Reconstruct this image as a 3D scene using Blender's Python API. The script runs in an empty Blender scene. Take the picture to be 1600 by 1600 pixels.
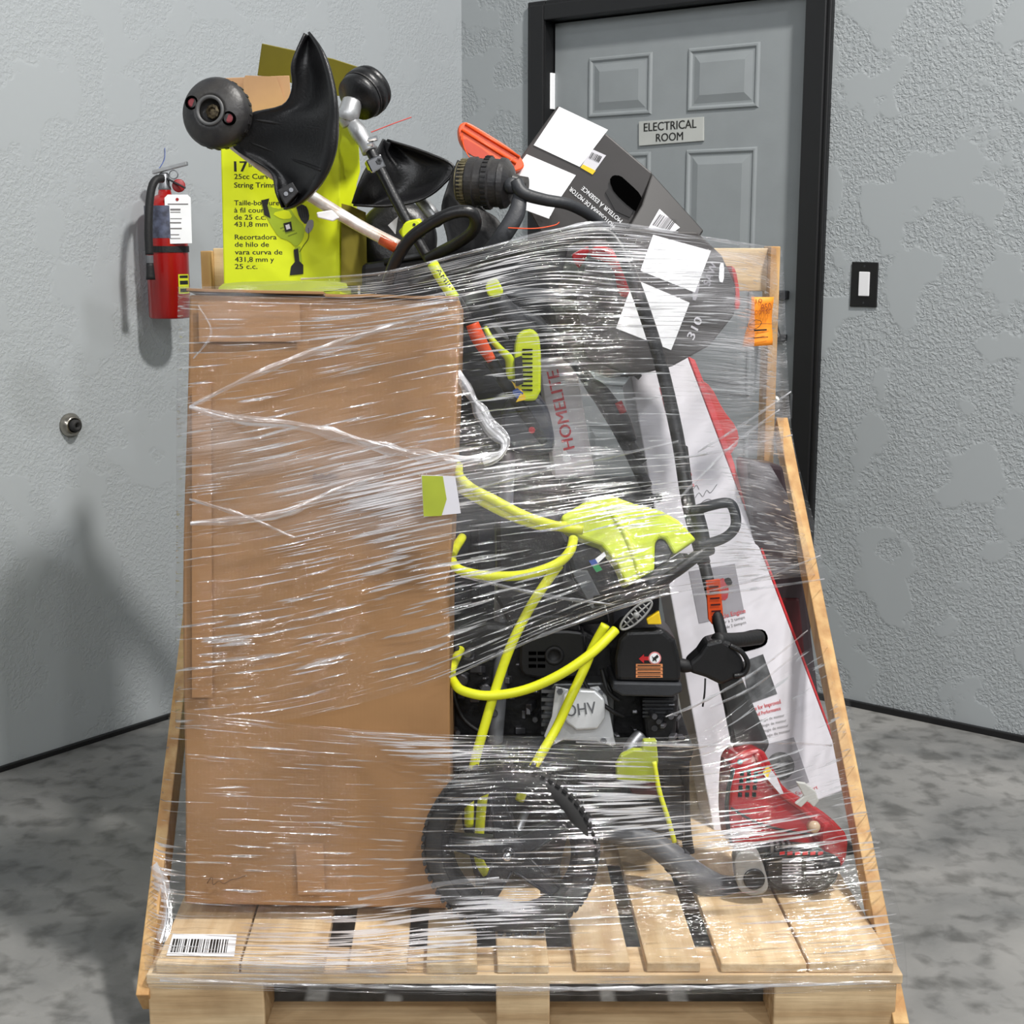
import bpy, bmesh, math, random
from mathutils import Vector, Matrix, noise
random.seed(7)
V = Vector
# ------------------------------------------------------------------ camera
FPX = 2250.0; PITCH = math.atan(420/2250); H = 1.32
CAM = V((0, 0, H))
cd = bpy.data.cameras.new('camera'); cam = bpy.data.objects.new('camera', cd)
bpy.context.scene.collection.objects.link(cam)
cam.location = CAM; cam.rotation_euler = (math.pi/2-PITCH, 0, 0)
cd.sensor_width = 36; cd.sensor_fit = 'HORIZONTAL'; cd.lens = 36*FPX/1600
bpy.context.scene.camera = cam
sc = bpy.context.scene
sc.view_settings.view_transform = 'Standard'; sc.view_settings.look = 'None'
sc.view_settings.gamma = 1; sc.view_settings.use_curve_mapping = False
sc.view_settings.exposure = 0.0
# ------------------------------------------------------------------ light
wd = bpy.data.worlds.new('world'); sc.world = wd; wd.use_nodes = True
wd.node_tree.nodes['Background'].inputs[0].default_value = (0.93, 0.97, 1.0, 1)
wd.node_tree.nodes['Background'].inputs[1].default_value = 0.16
def lamp(name, loc, tgt, size, power, col=(1, .97, .93), sy=None):
    l = bpy.data.lights.new(name, 'AREA'); l.energy = power; l.color = col
    l.shape = 'RECTANGLE' if sy else 'DISK'; l.size = size
    if sy: l.size_y = sy
    o = bpy.data.objects.new(name, l); sc.collection.objects.link(o)
    o.location = loc; o.rotation_euler = (V(tgt)-V(loc)).to_track_quat('-Z', 'Y').to_euler()
lamp('high_bay_lamp', (1.45, 1.55, 4.6), (0.3, 2.4, .3), .34, 215)
for x, y, p in ((2.9,-1.9,85),(-.4,-2.3,42),(-3.2,-2.1,42),(3.4,-5.4,62),(.1,-5.6,52),(-3.0,-5.5,48),(1.6,-9,60),(-1.8,-9,55)):   # unseen rows of hall lamps, more added for fill and film glints
    lamp('high_bay_lamp', (x, y, 4.7), (x*.4, y*.4+1.0, .4), .26, p, (.97,.98,1))
# ------------------------------------------------------------------ projection helpers
CP, SP = math.cos(PITCH), math.sin(PITCH)
def ray(px, py):
    x = px-800; u = 800-py
    return V((x, FPX*CP+u*SP, -FPX*SP+u*CP))
def S(px, py, Y):
    d = ray(px, py); return CAM+d*(Y/d.y)
def PJ(p):
    d = p-CAM; f = d.y*CP-d.z*SP; return 800+FPX*d.x/f, 800-FPX*(d.y*SP+d.z*CP)/f
class PL:                                   # a plane in the room; n points to the viewer's side
    def __init__(s, o, n): s.o = V(o); s.n = V(n).normalized()
    def p(s, px, py, off=0.0):
        d = ray(px, py); t = (s.o-CAM).dot(s.n)/d.dot(s.n)
        return CAM+d*t+s.n*off
def plane(px, py, Y, nx=0.0, nz=0.0): return PL(S(px, py, Y), (nx, -1, nz))
# ------------------------------------------------------------------ materials
def lin(c):
    return tuple(((v/255)/12.92 if v/255 <= .04045 else ((v/255+.055)/1.055)**2.4) for v in c)+(1,)
MATS = {}
def mat(key, col=(128,128,128), rough=.5, metal=0, var=.08, vscale=12, bump=0, bscale=80, stretch=(1,1,1), col2=None, coat=0, spec=.5):
    if key in MATS: return MATS[key]
    m = bpy.data.materials.new(key); m.use_nodes = True; nt = m.node_tree; N = nt.nodes; L = nt.links
    b = N['Principled BSDF']; b.inputs['Roughness'].default_value = rough; b.inputs['Metallic'].default_value = metal
    b.inputs['Coat Weight'].default_value = coat; b.inputs['Specular IOR Level'].default_value = spec
    tc = N.new('ShaderNodeTexCoord'); mp = N.new('ShaderNodeMapping'); mp.inputs['Scale'].default_value = stretch
    L.new(tc.outputs['Object'], mp.inputs[0])
    n1 = N.new('ShaderNodeTexNoise'); n1.inputs['Scale'].default_value = vscale; n1.inputs['Detail'].default_value = 5
    L.new(mp.outputs[0], n1.inputs[0])
    c = lin(col)
    c2 = lin(col2) if col2 else tuple(max(0, v*(1-var*3)) for v in c[:3])+(1,)
    r = N.new('ShaderNodeValToRGB'); r.color_ramp.elements[0].position = .35; r.color_ramp.elements[1].position = .65
    r.color_ramp.elements[0].color = c2; r.color_ramp.elements[1].color = c
    L.new(n1.outputs[0], r.inputs[0]); L.new(r.outputs[0], b.inputs['Base Color'])
    if bump:
        n2 = N.new('ShaderNodeTexNoise'); n2.inputs['Scale'].default_value = bscale; n2.inputs['Detail'].default_value = 4
        L.new(mp.outputs[0], n2.inputs[0]); bp = N.new('ShaderNodeBump'); bp.inputs['Strength'].default_value = bump
        bp.inputs['Distance'].default_value = .004; L.new(n2.outputs[0], bp.inputs['Height']); L.new(bp.outputs[0], b.inputs['Normal'])
    MATS[key] = m; return m
black   = mat('black plastic', (21,21,23), .38, bump=.15, bscale=200)
blackm  = mat('matte black plastic', (20,20,22), .6, bump=.2, bscale=150)
dkgrey  = mat('dark grey plastic', (44,46,50), .5, bump=.15, bscale=150)
mdgrey  = mat('mid grey plastic', (96,98,102), .5)
dusty   = mat('dusty black plastic', (34,34,37), .45, col2=(56,54,52), vscale=25, bump=.2, bscale=120)
rubber  = mat('rubber', (30,30,31), .75, col2=(44,43,42), vscale=18)
silver  = mat('cast aluminium', (186,188,190), .42, .65, bump=.2, bscale=60)
chrome  = mat('chrome', (215,215,218), .12, 1, var=.02)
satin   = mat('satin nickel', (170,165,155), .28, 1, var=.03)
steelm  = mat('dull steel', (130,132,136), .45, .8)
lime    = mat('lime plastic', (206,222,30), .38, var=.03)
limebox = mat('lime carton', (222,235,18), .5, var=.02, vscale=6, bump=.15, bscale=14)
olive   = mat('shaded lime carton', (122,112,26), .6, var=.05)  # lime carton with its shade put into the colour
limeold = mat('worn lime plastic', (168,180,48), .5, var=.06)
hosem   = mat('yellow hose', (222,226,36), .42, var=.03)
orange  = mat('orange plastic', (238,84,28), .42, var=.05)
red     = mat('red plastic', (168,14,22), .25, var=.05, coat=.3)
redp    = mat('red print', (205,36,42), .5, var=.02)
dkred   = mat('dark red plastic', (70,22,26), .35)
pink    = mat('faded red carton', (214,62,58), .55, var=.05)
whitep  = mat('white label', (247,248,250), .6, var=.01)
carton  = mat('white carton', (216,214,220), .55, var=.02, vscale=5, bump=.08, bscale=30)
greyc   = mat('light grey carton', (150,148,154), .6, var=.03)
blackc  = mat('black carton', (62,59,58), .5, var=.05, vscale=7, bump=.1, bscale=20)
blackc_shade = mat('shaded black carton side', (36,34,34), .5, var=.05)  # darker copy of the black carton, the side's shade put into its colour
tan     = mat('tan carton inside', (186,146,108), .75, var=.05)
ink     = mat('black ink', (24,24,22), .6, var=0)
greyink = mat('grey ink', (120,118,118), .6, var=0)
notem   = mat('orange paper', (255,150,38), .6, var=.02)
yellowm = mat('yellow print', (240,200,30), .5, var=.02)
bluem   = mat('blue print', (60,90,170), .5, var=.02)
greenm  = mat('green print', (50,150,90), .5, var=.02)
signm   = mat('sign plastic', (178,180,176), .4, var=.02)
doorp   = mat('grey door paint', (137,142,144), .42, var=.02, bump=.05, bscale=160)
framep  = mat('black trim paint', (14,14,16), .42, var=.02)
hole    = mat('dark void', (4,4,4), 1, var=0, spec=0)
# wood with its grain along one axis
def wood(key, ax, a=(214,184,140), b=(178,140,96)):
    st = [34, 34, 34]; st[ax] = 2.2
    m = mat(key, a, .7, 0, col2=b, vscale=1.0, stretch=tuple(st), bump=.35, bscale=2.5)
    nt = m.node_tree; N = nt.nodes; L = nt.links; bs = N['Principled BSDF']; lk = bs.inputs['Base Color'].links[0].from_socket
    oi = N.new('ShaderNodeObjectInfo'); tc = N.new('ShaderNodeTexCoord'); n = N.new('ShaderNodeTexNoise')
    n.inputs['Scale'].default_value = 9; n.inputs['Detail'].default_value = 6; L.new(tc.outputs['Object'], n.inputs[0])
    rr = N.new('ShaderNodeValToRGB'); rr.color_ramp.elements[0].position = .3; rr.color_ramp.elements[0].color = (.62,.56,.5,1)
    rr.color_ramp.elements[1].position = .55; rr.color_ramp.elements[1].color = (1,1,1,1); L.new(n.outputs[0], rr.inputs[0])
    mx = N.new('ShaderNodeMix'); mx.data_type = 'RGBA'; mx.blend_type = 'MULTIPLY'; mx.inputs[0].default_value = .7
    L.new(lk, mx.inputs[6]); L.new(rr.outputs[0], mx.inputs[7])
    hs = N.new('ShaderNodeHueSaturation'); mr = N.new('ShaderNodeMapRange'); mr.inputs[3].default_value = .86; mr.inputs[4].default_value = 1.1
    L.new(oi.outputs['Random'], mr.inputs[0]); L.new(mr.outputs[0], hs.inputs['Value']); L.new(mx.outputs[2], hs.inputs['Color'])
    L.new(hs.outputs[0], bs.inputs['Base Color']); return m
woodx = wood('pine along x', 0, (226,202,164), (196,166,126)); woody = wood('pine along y', 1, (230,206,168), (204,174,132)); woodz = wood('pine upright', 2, (224,186,128), (196,148,92))
woodb = wood('rough pine blocks', 0, (214,188,148), (178,148,108))
# knock-down stucco
def stucco(key, col, amt):
    m = bpy.data.materials.new(key); m.use_nodes = True; N = m.node_tree.nodes; L = m.node_tree.links; b = N['Principled BSDF']
    b.inputs['Roughness'].default_value = .62
    tc = N.new('ShaderNodeTexCoord')
    a = N.new('ShaderNodeTexNoise'); a.inputs['Scale'].default_value = 105; a.inputs['Detail'].default_value = 2.5; a.inputs['Distortion'].default_value = .6
    c = N.new('ShaderNodeTexNoise'); c.inputs['Scale'].default_value = 6.5; c.inputs['Detail'].default_value = 3
    L.new(tc.outputs['Object'], a.inputs[0]); L.new(tc.outputs['Object'], c.inputs[0])
    ra = N.new('ShaderNodeMapRange'); ra.inputs[1].default_value = .42; ra.inputs[2].default_value = .62; ra.clamp = True
    L.new(a.outputs[0], ra.inputs[0])
    rc = N.new('ShaderNodeMapRange'); rc.inputs[1].default_value = .56; rc.inputs[2].default_value = .50; rc.interpolation_type = 'SMOOTHSTEP'
    L.new(c.outputs[0], rc.inputs[0])
    mx = N.new('ShaderNodeMix'); mx.data_type = 'FLOAT'; mx.inputs[2].default_value = 1.0
    L.new(rc.outputs[0], mx.inputs[0]); L.new(ra.outputs[0], mx.inputs[3])
    bp = N.new('ShaderNodeBump'); bp.inputs['Strength'].default_value = amt; bp.inputs['Distance'].default_value = .0035
    L.new(mx.outputs[0], bp.inputs['Height']); L.new(bp.outputs[0], b.inputs['Normal'])
    d = N.new('ShaderNodeTexNoise'); d.inputs['Scale'].default_value = 1.7; d.inputs['Detail'].default_value = 6; L.new(tc.outputs['Object'], d.inputs[0])
    r = N.new('ShaderNodeValToRGB'); c0 = lin(col); r.color_ramp.elements[0].color = tuple(v*.93 for v in c0[:3])+(1,); r.color_ramp.elements[1].color = c0
    L.new(d.outputs[0], r.inputs[0]); L.new(r.outputs[0], b.inputs['Base Color']); return m
def concrete():
    m = bpy.data.materials.new('concrete'); m.use_nodes = True; N = m.node_tree.nodes; L = m.node_tree.links; b = N['Principled BSDF']
    tc = N.new('ShaderNodeTexCoord')
    def nz(s, d=6, dist=0):
        n = N.new('ShaderNodeTexNoise'); n.inputs['Scale'].default_value = s; n.inputs['Detail'].default_value = d; n.inputs['Distortion'].default_value = dist
        L.new(tc.outputs['Object'], n.inputs[0]); return n
    a = nz(3.2, 10, .4); c = nz(16, 9, .3); e = nz(70, 4)
    r = N.new('ShaderNodeValToRGB'); el = r.color_ramp.elements
    el[0].position = .3; el[0].color = lin((104,105,104)); el[1].position = .66; el[1].color = lin((142,141,138)); L.new(a.outputs[0], r.inputs[0])
    r2 = N.new('ShaderNodeValToRGB'); e2 = r2.color_ramp.elements; e2[0].position = .33; e2[0].color = (.36,.36,.35,1); e2[1].position = .52; e2[1].color = (1,1,1,1)
    L.new(c.outputs[0], r2.inputs[0])
    mx = N.new('ShaderNodeMix'); mx.data_type = 'RGBA'; mx.blend_type = 'MULTIPLY'; mx.inputs[0].default_value = .75
    L.new(r.outputs[0], mx.inputs[6]); L.new(r2.outputs[0], mx.inputs[7]); L.new(mx.outputs[2], b.inputs['Base Color'])
    mr = N.new('ShaderNodeMapRange'); mr.inputs[3].default_value = .3; mr.inputs[4].default_value = .6; L.new(c.outputs[0], mr.inputs[0]); L.new(mr.outputs[0], b.inputs['Roughness'])
    bp = N.new('ShaderNodeBump'); bp.inputs['Strength'].default_value = .25; bp.inputs['Distance'].default_value = .002; L.new(e.outputs[0], bp.inputs['Height']); L.new(bp.outputs[0], b.inputs['Normal'])
    return m
def cardboard():
    m = bpy.data.materials.new('brown corrugated card'); m.use_nodes = True; N = m.node_tree.nodes; L = m.node_tree.links; b = N['Principled BSDF']
    b.inputs['Roughness'].default_value = .72
    tc = N.new('ShaderNodeTexCoord'); n = N.new('ShaderNodeTexNoise'); n.inputs['Scale'].default_value = 5; n.inputs['Detail'].default_value = 7
    L.new(tc.outputs['Object'], n.inputs[0])
    r = N.new('ShaderNodeValToRGB'); r.color_ramp.elements[0].position = .3; r.color_ramp.elements[0].color = lin((138,101,62)); r.color_ramp.elements[1].position = .7; r.color_ramp.elements[1].color = lin((160,119,76))
    L.new(n.outputs[0], r.inputs[0]); L.new(r.outputs[0], b.inputs['Base Color'])
    w = N.new('ShaderNodeTexWave'); w.inputs['Scale'].default_value = 48; w.bands_direction = 'X'; w.inputs['Distortion'].default_value = 1; w.inputs['Detail'].default_value = 1
    L.new(tc.outputs['Object'], w.inputs[0])
    ad = N.new('ShaderNodeMath'); ad.operation = 'MULTIPLY_ADD'; ad.inputs[1].default_value = .012; L.new(w.outputs[1], ad.inputs[0]); L.new(n.outputs[0], ad.inputs[2])
    bp = N.new('ShaderNodeBump'); bp.inputs['Strength'].default_value = .6; bp.inputs['Distance'].default_value = .004; L.new(ad.outputs[0], bp.inputs['Height']); L.new(bp.outputs[0], b.inputs['Normal'])
    return m
cardm = cardboard()
cardtape = mat('brown packing tape', (162,120,78), .35, var=.03, coat=.2)
# ------------------------------------------------------------------ stretch film
def filmmat(key, haze=.0, gloss=.045, sk=.58, rough=.085, th=.50, vs=250, bs=.75):
    m = bpy.data.materials.new(key); m.use_nodes = True; N = m.node_tree.nodes; L = m.node_tree.links
    N.remove(N['Principled BSDF']); out = N['Material Output']
    uv = N.new('ShaderNodeUVMap'); uv.uv_map = 'wrap'
    def nz(sx, sy, det=3, dist=0, off=0):
        mp = N.new('ShaderNodeMapping'); mp.inputs['Scale'].default_value = (sx, sy, 1); mp.inputs['Location'].default_value = (off, off*.7, 0)
        L.new(uv.outputs[0], mp.inputs[0]); n = N.new('ShaderNodeTexNoise'); n.noise_dimensions = '2D'; n.inputs['Scale'].default_value = 1
        n.inputs['Detail'].default_value = det; n.inputs['Distortion'].default_value = dist; L.new(mp.outputs[0], n.inputs[0]); return n.outputs[0]
    def rng(x, a, b, c=0, d=1):
        r = N.new('ShaderNodeMapRange'); r.inputs[1].default_value = a; r.inputs[2].default_value = b; r.inputs[3].default_value = c; r.inputs[4].default_value = d
        L.new(x, r.inputs[0]); return r.outputs[0]
    def mth(op, a, b):
        q = N.new('ShaderNodeMath'); q.operation = op
        for i, v in enumerate((a, b)):
            if isinstance(v, (int, float)): q.inputs[i].default_value = v
            else: L.new(v, q.inputs[i])
        return q.outputs[0]
    fine = nz(7, vs, 2); fine2 = nz(16, vs*2.1, 2, 0, 5); wide = nz(2.2, 26, 3, .3, 9); patch = nz(2.6, 4.2, 3, .3, 3)
    hgt = mth('ADD', mth('ADD', mth('MULTIPLY', fine, 1.0), mth('MULTIPLY', wide, 2.2)), mth('MULTIPLY', fine2, .4))
    bp = N.new('ShaderNodeBump'); bp.inputs['Strength'].default_value = bs; bp.inputs['Distance'].default_value = .006
    L.new(hgt, bp.inputs['Height'])
    at = N.new('ShaderNodeAttribute'); at.attribute_name = 'haze'
    amt = at.outputs['Fac']
    a2 = N.new('ShaderNodeAttribute'); a2.attribute_name = 'crinkle_glint'; crk_glint = a2.outputs['Fac']
    seed = mth('ADD', mth('MULTIPLY', crk_glint, .165), mth('MULTIPLY', patch, .18))
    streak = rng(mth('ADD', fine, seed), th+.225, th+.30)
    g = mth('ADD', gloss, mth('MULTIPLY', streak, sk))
    gl = N.new('ShaderNodeBsdfGlossy'); gl.inputs['Roughness'].default_value = rough; gl.inputs['Color'].default_value = (1,1,1,1); L.new(bp.outputs[0], gl.inputs['Normal'])
    tr = N.new('ShaderNodeBsdfTransparent'); tr.inputs['Color'].default_value = (.97,.97,.975,1)
    m1 = N.new('ShaderNodeMixShader'); L.new(g, m1.inputs[0]); L.new(tr.outputs[0], m1.inputs[1]); L.new(gl.outputs[0], m1.inputs[2])
    df = N.new('ShaderNodeBsdfDiffuse'); df.inputs['Color'].default_value = (.86,.86,.9,1); L.new(bp.outputs[0], df.inputs['Normal'])
    tl = N.new('ShaderNodeBsdfTranslucent'); tl.inputs['Color'].default_value = (.8,.8,.85,1)
    dm = N.new('ShaderNodeMixShader'); dm.inputs[0].default_value = .35; L.new(df.outputs[0], dm.inputs[1]); L.new(tl.outputs[0], dm.inputs[2])
    hz = mth('ADD', mth('MULTIPLY', amt, rng(wide, .35, .7, .2, 1.3)), mth('MULTIPLY', streak, mth('ADD', .10, mth('MULTIPLY', crk_glint, .5))))  # streaks get diffuse white too, painting their glints into the film
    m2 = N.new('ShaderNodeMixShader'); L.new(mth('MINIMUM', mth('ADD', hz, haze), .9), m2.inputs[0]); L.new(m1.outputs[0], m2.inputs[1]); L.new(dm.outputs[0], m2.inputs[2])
    L.new(m2.outputs[0], out.inputs['Surface']); return m
film = filmmat('stretch film')
filmc = filmmat('bunched stretch film', haze=.10, gloss=.16, sk=.5, rough=.2, th=.45, vs=60, bs=.8)
# ------------------------------------------------------------------ objects
C = sc.collection
def wl(o):
    v = V((0,0,0))
    while o: v += o.location; o = o.parent
    return v
def thing(name, label, cat, loc=(0,0,0), group=None):
    o = bpy.data.objects.new(name, None); C.objects.link(o); o.location = V(loc); o.empty_display_size = .05
    o['label'] = label; o['category'] = cat
    if group: o['group'] = group
    return o
def obj(name, bm, m, parent=None, smooth=False, bev=0, label=None, kind=None, solid=0, seg=2, recalc=True):
    if recalc: bmesh.ops.recalc_face_normals(bm, faces=bm.faces)
    me = bpy.data.meshes.new(name); bm.to_mesh(me); bm.free()
    return objm(name, me, m, parent, smooth, bev, label, kind, solid, seg)
def objm(name, me, m, parent=None, smooth=False, bev=0, label=None, kind=None, solid=0, seg=2):
    o = bpy.data.objects.new(name, me); C.objects.link(o); me.materials.append(m)
    if parent: o.parent = parent; me.transform(Matrix.Translation(-wl(parent)))
    if smooth: me.shade_smooth()
    if solid:
        s = o.modifiers.new('s', 'SOLIDIFY'); s.thickness = solid; s.offset = 0
    if bev:
        b = o.modifiers.new('b', 'BEVEL'); b.width = bev; b.segments = seg; b.limit_method = 'ANGLE'; b.angle_limit = .6
    if label: o['label'] = label
    if kind: o['kind'] = kind
    return o
def tag(o, label, cat, group=None):
    o['label'] = label; o['category'] = cat
    if group: o['group'] = group
    return o
def recenter(o):                            # put a one-mesh thing's origin at its base centre
    me = o.data; n = len(me.vertices); co = [v.co for v in me.vertices]
    c = V((sum(v.x for v in co)/n, sum(v.y for v in co)/n, min(v.z for v in co)))
    me.transform(Matrix.Translation(-c)); o.location = c; return o
def chaikin(pts, it, closed=True):
    for _ in range(it):
        q = []; n = len(pts)
        for i in range(n if closed else n-1):
            a, b = V(pts[i]), V(pts[(i+1) % n]); q += [a*.78+b*.22, a*.22+b*.78]
        pts = q
    return pts
def addprism(bm, front, back):
    a = [bm.verts.new(p) for p in front]; b = [bm.verts.new(p) for p in back]; n = len(a)
    bm.faces.new(a); bm.faces.new(b[::-1])
    for i in range(n): bm.faces.new((a[i], a[(i+1) % n], b[(i+1) % n], b[i]))
def prism(pts, pl, depth, off=0, sm=0, bm=None):
    bm = bm or bmesh.new()
    if sm: pts = [tuple(p) for p in chaikin([V((x, y)) for x, y in pts], sm)]
    f = [pl.p(x, y, off) for x, y in pts]; addprism(bm, f, [p-pl.n*depth for p in f]); return bm
def cr(pts, n=8, closed=False):             # Catmull-Rom through points (any vector size)
    out = []; m = len(pts)
    for i in range(m if closed else m-1):
        g = (lambda k: pts[k % m]) if closed else (lambda k: pts[max(0, min(m-1, k))])
        a, b, c, d = g(i-1), g(i), g(i+1), g(i+2)
        for j in range(n):
            t = j/n; out.append(.5*((2*b)+(c-a)*t+(2*a-5*b+4*c-d)*t*t+(3*b-a-3*c+d)*t**3))
    if not closed: out.append(pts[-1])
    return out
def tube(pts, r, seg=10, n=6, closed=False, bm=None, flat=1.0, cap=True):
    bm = bm or bmesh.new(); rs = r if isinstance(r, (list, tuple)) else [r]*len(pts)
    q = cr([V((p[0], p[1], p[2], k)) for p, k in zip(pts, rs)], n, closed) if n > 1 else [V((p[0], p[1], p[2], k)) for p, k in zip(pts, rs)]
    P = [V(v[:3]) for v in q]; R = [v[3] for v in q]; m = len(P); rings = []; up = V((0.13, -.9, .41)).normalized()
    prev = None
    for i in range(m):
        t = (P[(i+1) % m]-P[i-1]) if closed else (P[min(m-1, i+1)]-P[max(0, i-1)]); t.normalize()
        if prev is None: x = up.cross(t)
        else: x = prev-t*prev.dot(t)
        if x.length < 1e-4: x = V((1,0,0)).cross(t)
        x.normalize(); prev = x; y = t.cross(x)
        rings.append([bm.verts.new(P[i]+(x*math.cos(a)+y*math.sin(a)*flat)*R[i]) for a in [2*math.pi*k/seg for k in range(seg)]])
    for i in range(m if closed else m-1):
        A, B = rings[i], rings[(i+1) % m]
        for k in range(seg): bm.faces.new((A[k], A[(k+1) % seg], B[(k+1) % seg], B[k]))
    if not closed and cap: bm.faces.new(rings[0][::-1]); bm.faces.new(rings[-1])
    return bm
def T(pts, Y=None): return [S(p[0], p[1], p[2] if len(p) > 2 else Y) for p in pts]
def frame(ax):
    z = V(ax).normalized(); x = V((0,0,1)).cross(z)
    if x.length < .01: x = V((1,0,0)).cross(z)
    x.normalize(); return x, z.cross(x), z
def lathe(o, ax, prof, seg=32, bm=None, cap=True):    # prof: (height along axis, radius)
    bm = bm or bmesh.new(); o = V(o); x, y, z = frame(ax); rings = []
    for h, r in prof:
        if r < 1e-5: rings.append([bm.verts.new(o+z*h)]); continue
        rings.append([bm.verts.new(o+z*h+(x*math.cos(a)+y*math.sin(a))*r) for a in [2*math.pi*k/seg for k in range(seg)]])
    for A, B in zip(rings, rings[1:]):
        for k in range(seg):
            k2 = (k+1) % seg
            if len(A) == 1 and len(B) == 1: continue
            if len(A) == 1: bm.faces.new((A[0], B[k2], B[k]))
            elif len(B) == 1: bm.faces.new((A[k], A[k2], B[0]))
            else: bm.faces.new((A[k], A[k2], B[k2], B[k]))
    if cap and len(rings[0]) > 1: bm.faces.new(rings[0][::-1])
    if cap and len(rings[-1]) > 1: bm.faces.new(rings[-1])
    return bm
def box(o, u, v, w, bm=None):               # corner and three edge vectors
    bm = bm or bmesh.new(); o, u, v, w = V(o), V(u), V(v), V(w)
    addprism(bm, [o, o+u, o+u+v, o+v], [o+w, o+u+w, o+u+v+w, o+v+w]); return bm
def bx(x0, x1, y0, y1, z0, z1, bm=None): return box((x0,y0,z0), (x1-x0,0,0), (0,0,z1-z0), (0,y1-y0,0), bm)
def loft(A, B, n=8, bulge=(0,0,0), bm=None):
    bm = bm or bmesh.new(); bu = V(bulge); rows = []
    for j in range(n+1):
        t = j/n; rows.append([bm.verts.new(a.lerp(b, t)+bu*math.sin(math.pi*t)) for a, b in zip(A, B)])
    for r, s in zip(rows, rows[1:]):
        for i in range(len(r)-1): bm.faces.new((r[i], r[i+1], s[i+1], s[i]))
    return bm
def text(body, pl, p0, p1, m, parent, name='lettering', off=.0008, bold=.0, hpx=None, mirror=False, label=None):
    cu = bpy.data.curves.new('txt', 'FONT'); cu.body = body; cu.size = 1; cu.offset = 0; cu.resolution_u = 3; cu.extrude = 0.0
    to = bpy.data.objects.new('txt', cu); me = bpy.data.meshes.new_from_object(to); bpy.data.objects.remove(to)
    xs = [v.co.x for v in me.vertices]; ys = [v.co.y for v in me.vertices]
    a = pl.p(*p0, off); b = pl.p(*p1, off); x = (b-a).normalized(); z = pl.n; y = z.cross(x)
    if y.dot(V((0,0,1))) < -2: y = -y
    if mirror: y = -y
    s = (b-a).length/(max(xs)-min(xs)); sy = s
    if hpx:
        q0 = PJ(a); q1 = PJ(a+y*.1); sy = hpx/((V(q1)-V(q0)).length*10)/.72
    for v in me.vertices: v.co = a+x*((v.co.x-min(xs))*s)+y*(v.co.y*sy)
    if me.polygons and me.polygons[0].normal.dot(pl.n) < 0: me.flip_normals()
    me.name = name
    if bold:
        bb_ = bmesh.new(); bb_.from_mesh(me); g = bmesh.ops.duplicate(bb_, geom=bb_.verts[:]+bb_.edges[:]+bb_.faces[:])
        for e in g['geom']:
            if isinstance(e, bmesh.types.BMVert): e.co += x*(bold*s*1.1)+z*.0001
        bb_.to_mesh(me); bb_.free()
    return objm(name, me, m, parent, label=label)
def barcode(pl, p0, p1, p3, m, parent, n=30, off=.001, fill=.55):      # p0 p1 along, p0 p3 up
    bm = bmesh.new(); a = pl.p(*p0, off); u = pl.p(*p1, off)-a; v = pl.p(*p3, off)-a; t = 0; rnd = random.Random(n)
    while t < 1:
        w = rnd.choice((.35, .6, 1.0))/n
        q = [a+u*t, a+u*min(1, t+w), a+u*min(1, t+w)+v, a+u*t+v]; bm.faces.new([bm.verts.new(p) for p in q]); t += w+rnd.choice((.4, .7))/n
    return obj('barcode', bm, m, parent)
def flat(pts, pl, m, parent, name, off=.0008, sm=0, label=None, th=.0004):
    return obj(name, prism(pts, pl, th, off+th, sm), m, parent, label=label)
def rect(x0, y0, x1, y1): return [(x0,y0),(x1,y0),(x1,y1),(x0,y1)]
def circ(cx, cy, r, n=20, ry=None): return [(cx+r*math.cos(2*math.pi*i/n), cy+(ry or r)*math.sin(2*math.pi*i/n)) for i in range(n)]
def scribble(pl, pts, m, parent, w=.0008, off=.001, name='handwriting'):
    return obj(name, tube([pl.p(x, y, off) for x, y in pts], w, 5, 4), m, parent, smooth=True)

# ================================================================== the room
CO = V((-.165, 4.92, 0))
UR = V((.785, -.62, 0)).normalized(); NR = V((-.62, -.785, 0)).normalized()      # wall with the door
UL = V((-.62, -.785, 0)).normalized(); NL = V((.785, -.62, 0)).normalized()      # wall with the extinguisher
RW = PL(CO, NR); LW = PL(CO, NL)
def st(kind_name, bm, m, parent=None, **k):
    o = obj(kind_name, bm, m, parent, **k)
    if not parent: o['kind'] = 'structure'
    return o
def wbox(base, u, n, s0, s1, z0, z1, d0, d1, bm=None):
    return box(base+u*s0+n*d0+V((0,0,z0)), u*(s1-s0), V((0,0,z1-z0)), n*(d1-d0), bm)
def sR(px, py): return (RW.p(px, py)-CO).dot(UR)
def zR(px, py): return RW.p(px, py).z
st('floor', bx(-9, 9, -9, 9, -.12, 0), concrete())
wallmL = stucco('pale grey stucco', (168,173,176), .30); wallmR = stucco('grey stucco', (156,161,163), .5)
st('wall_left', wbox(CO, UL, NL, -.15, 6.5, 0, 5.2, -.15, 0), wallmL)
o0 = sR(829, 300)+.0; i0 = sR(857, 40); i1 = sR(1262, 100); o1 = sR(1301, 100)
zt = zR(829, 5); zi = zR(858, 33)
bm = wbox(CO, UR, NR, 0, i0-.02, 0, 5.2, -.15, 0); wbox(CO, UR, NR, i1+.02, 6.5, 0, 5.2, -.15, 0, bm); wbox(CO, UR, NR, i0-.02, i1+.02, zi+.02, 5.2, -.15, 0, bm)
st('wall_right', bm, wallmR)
st('baseboard_left', wbox(CO, UL, NL, 0.013, 6.5, 0, .014, 0, .012), framep, bev=.002)
bm = wbox(CO, UR, NR, 0.013, o0, 0, .018, 0, .014); wbox(CO, UR, NR, o1, 6.5, 0, .018, 0, .014, bm)
st('baseboard_right', bm, framep, bev=.002)
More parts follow.
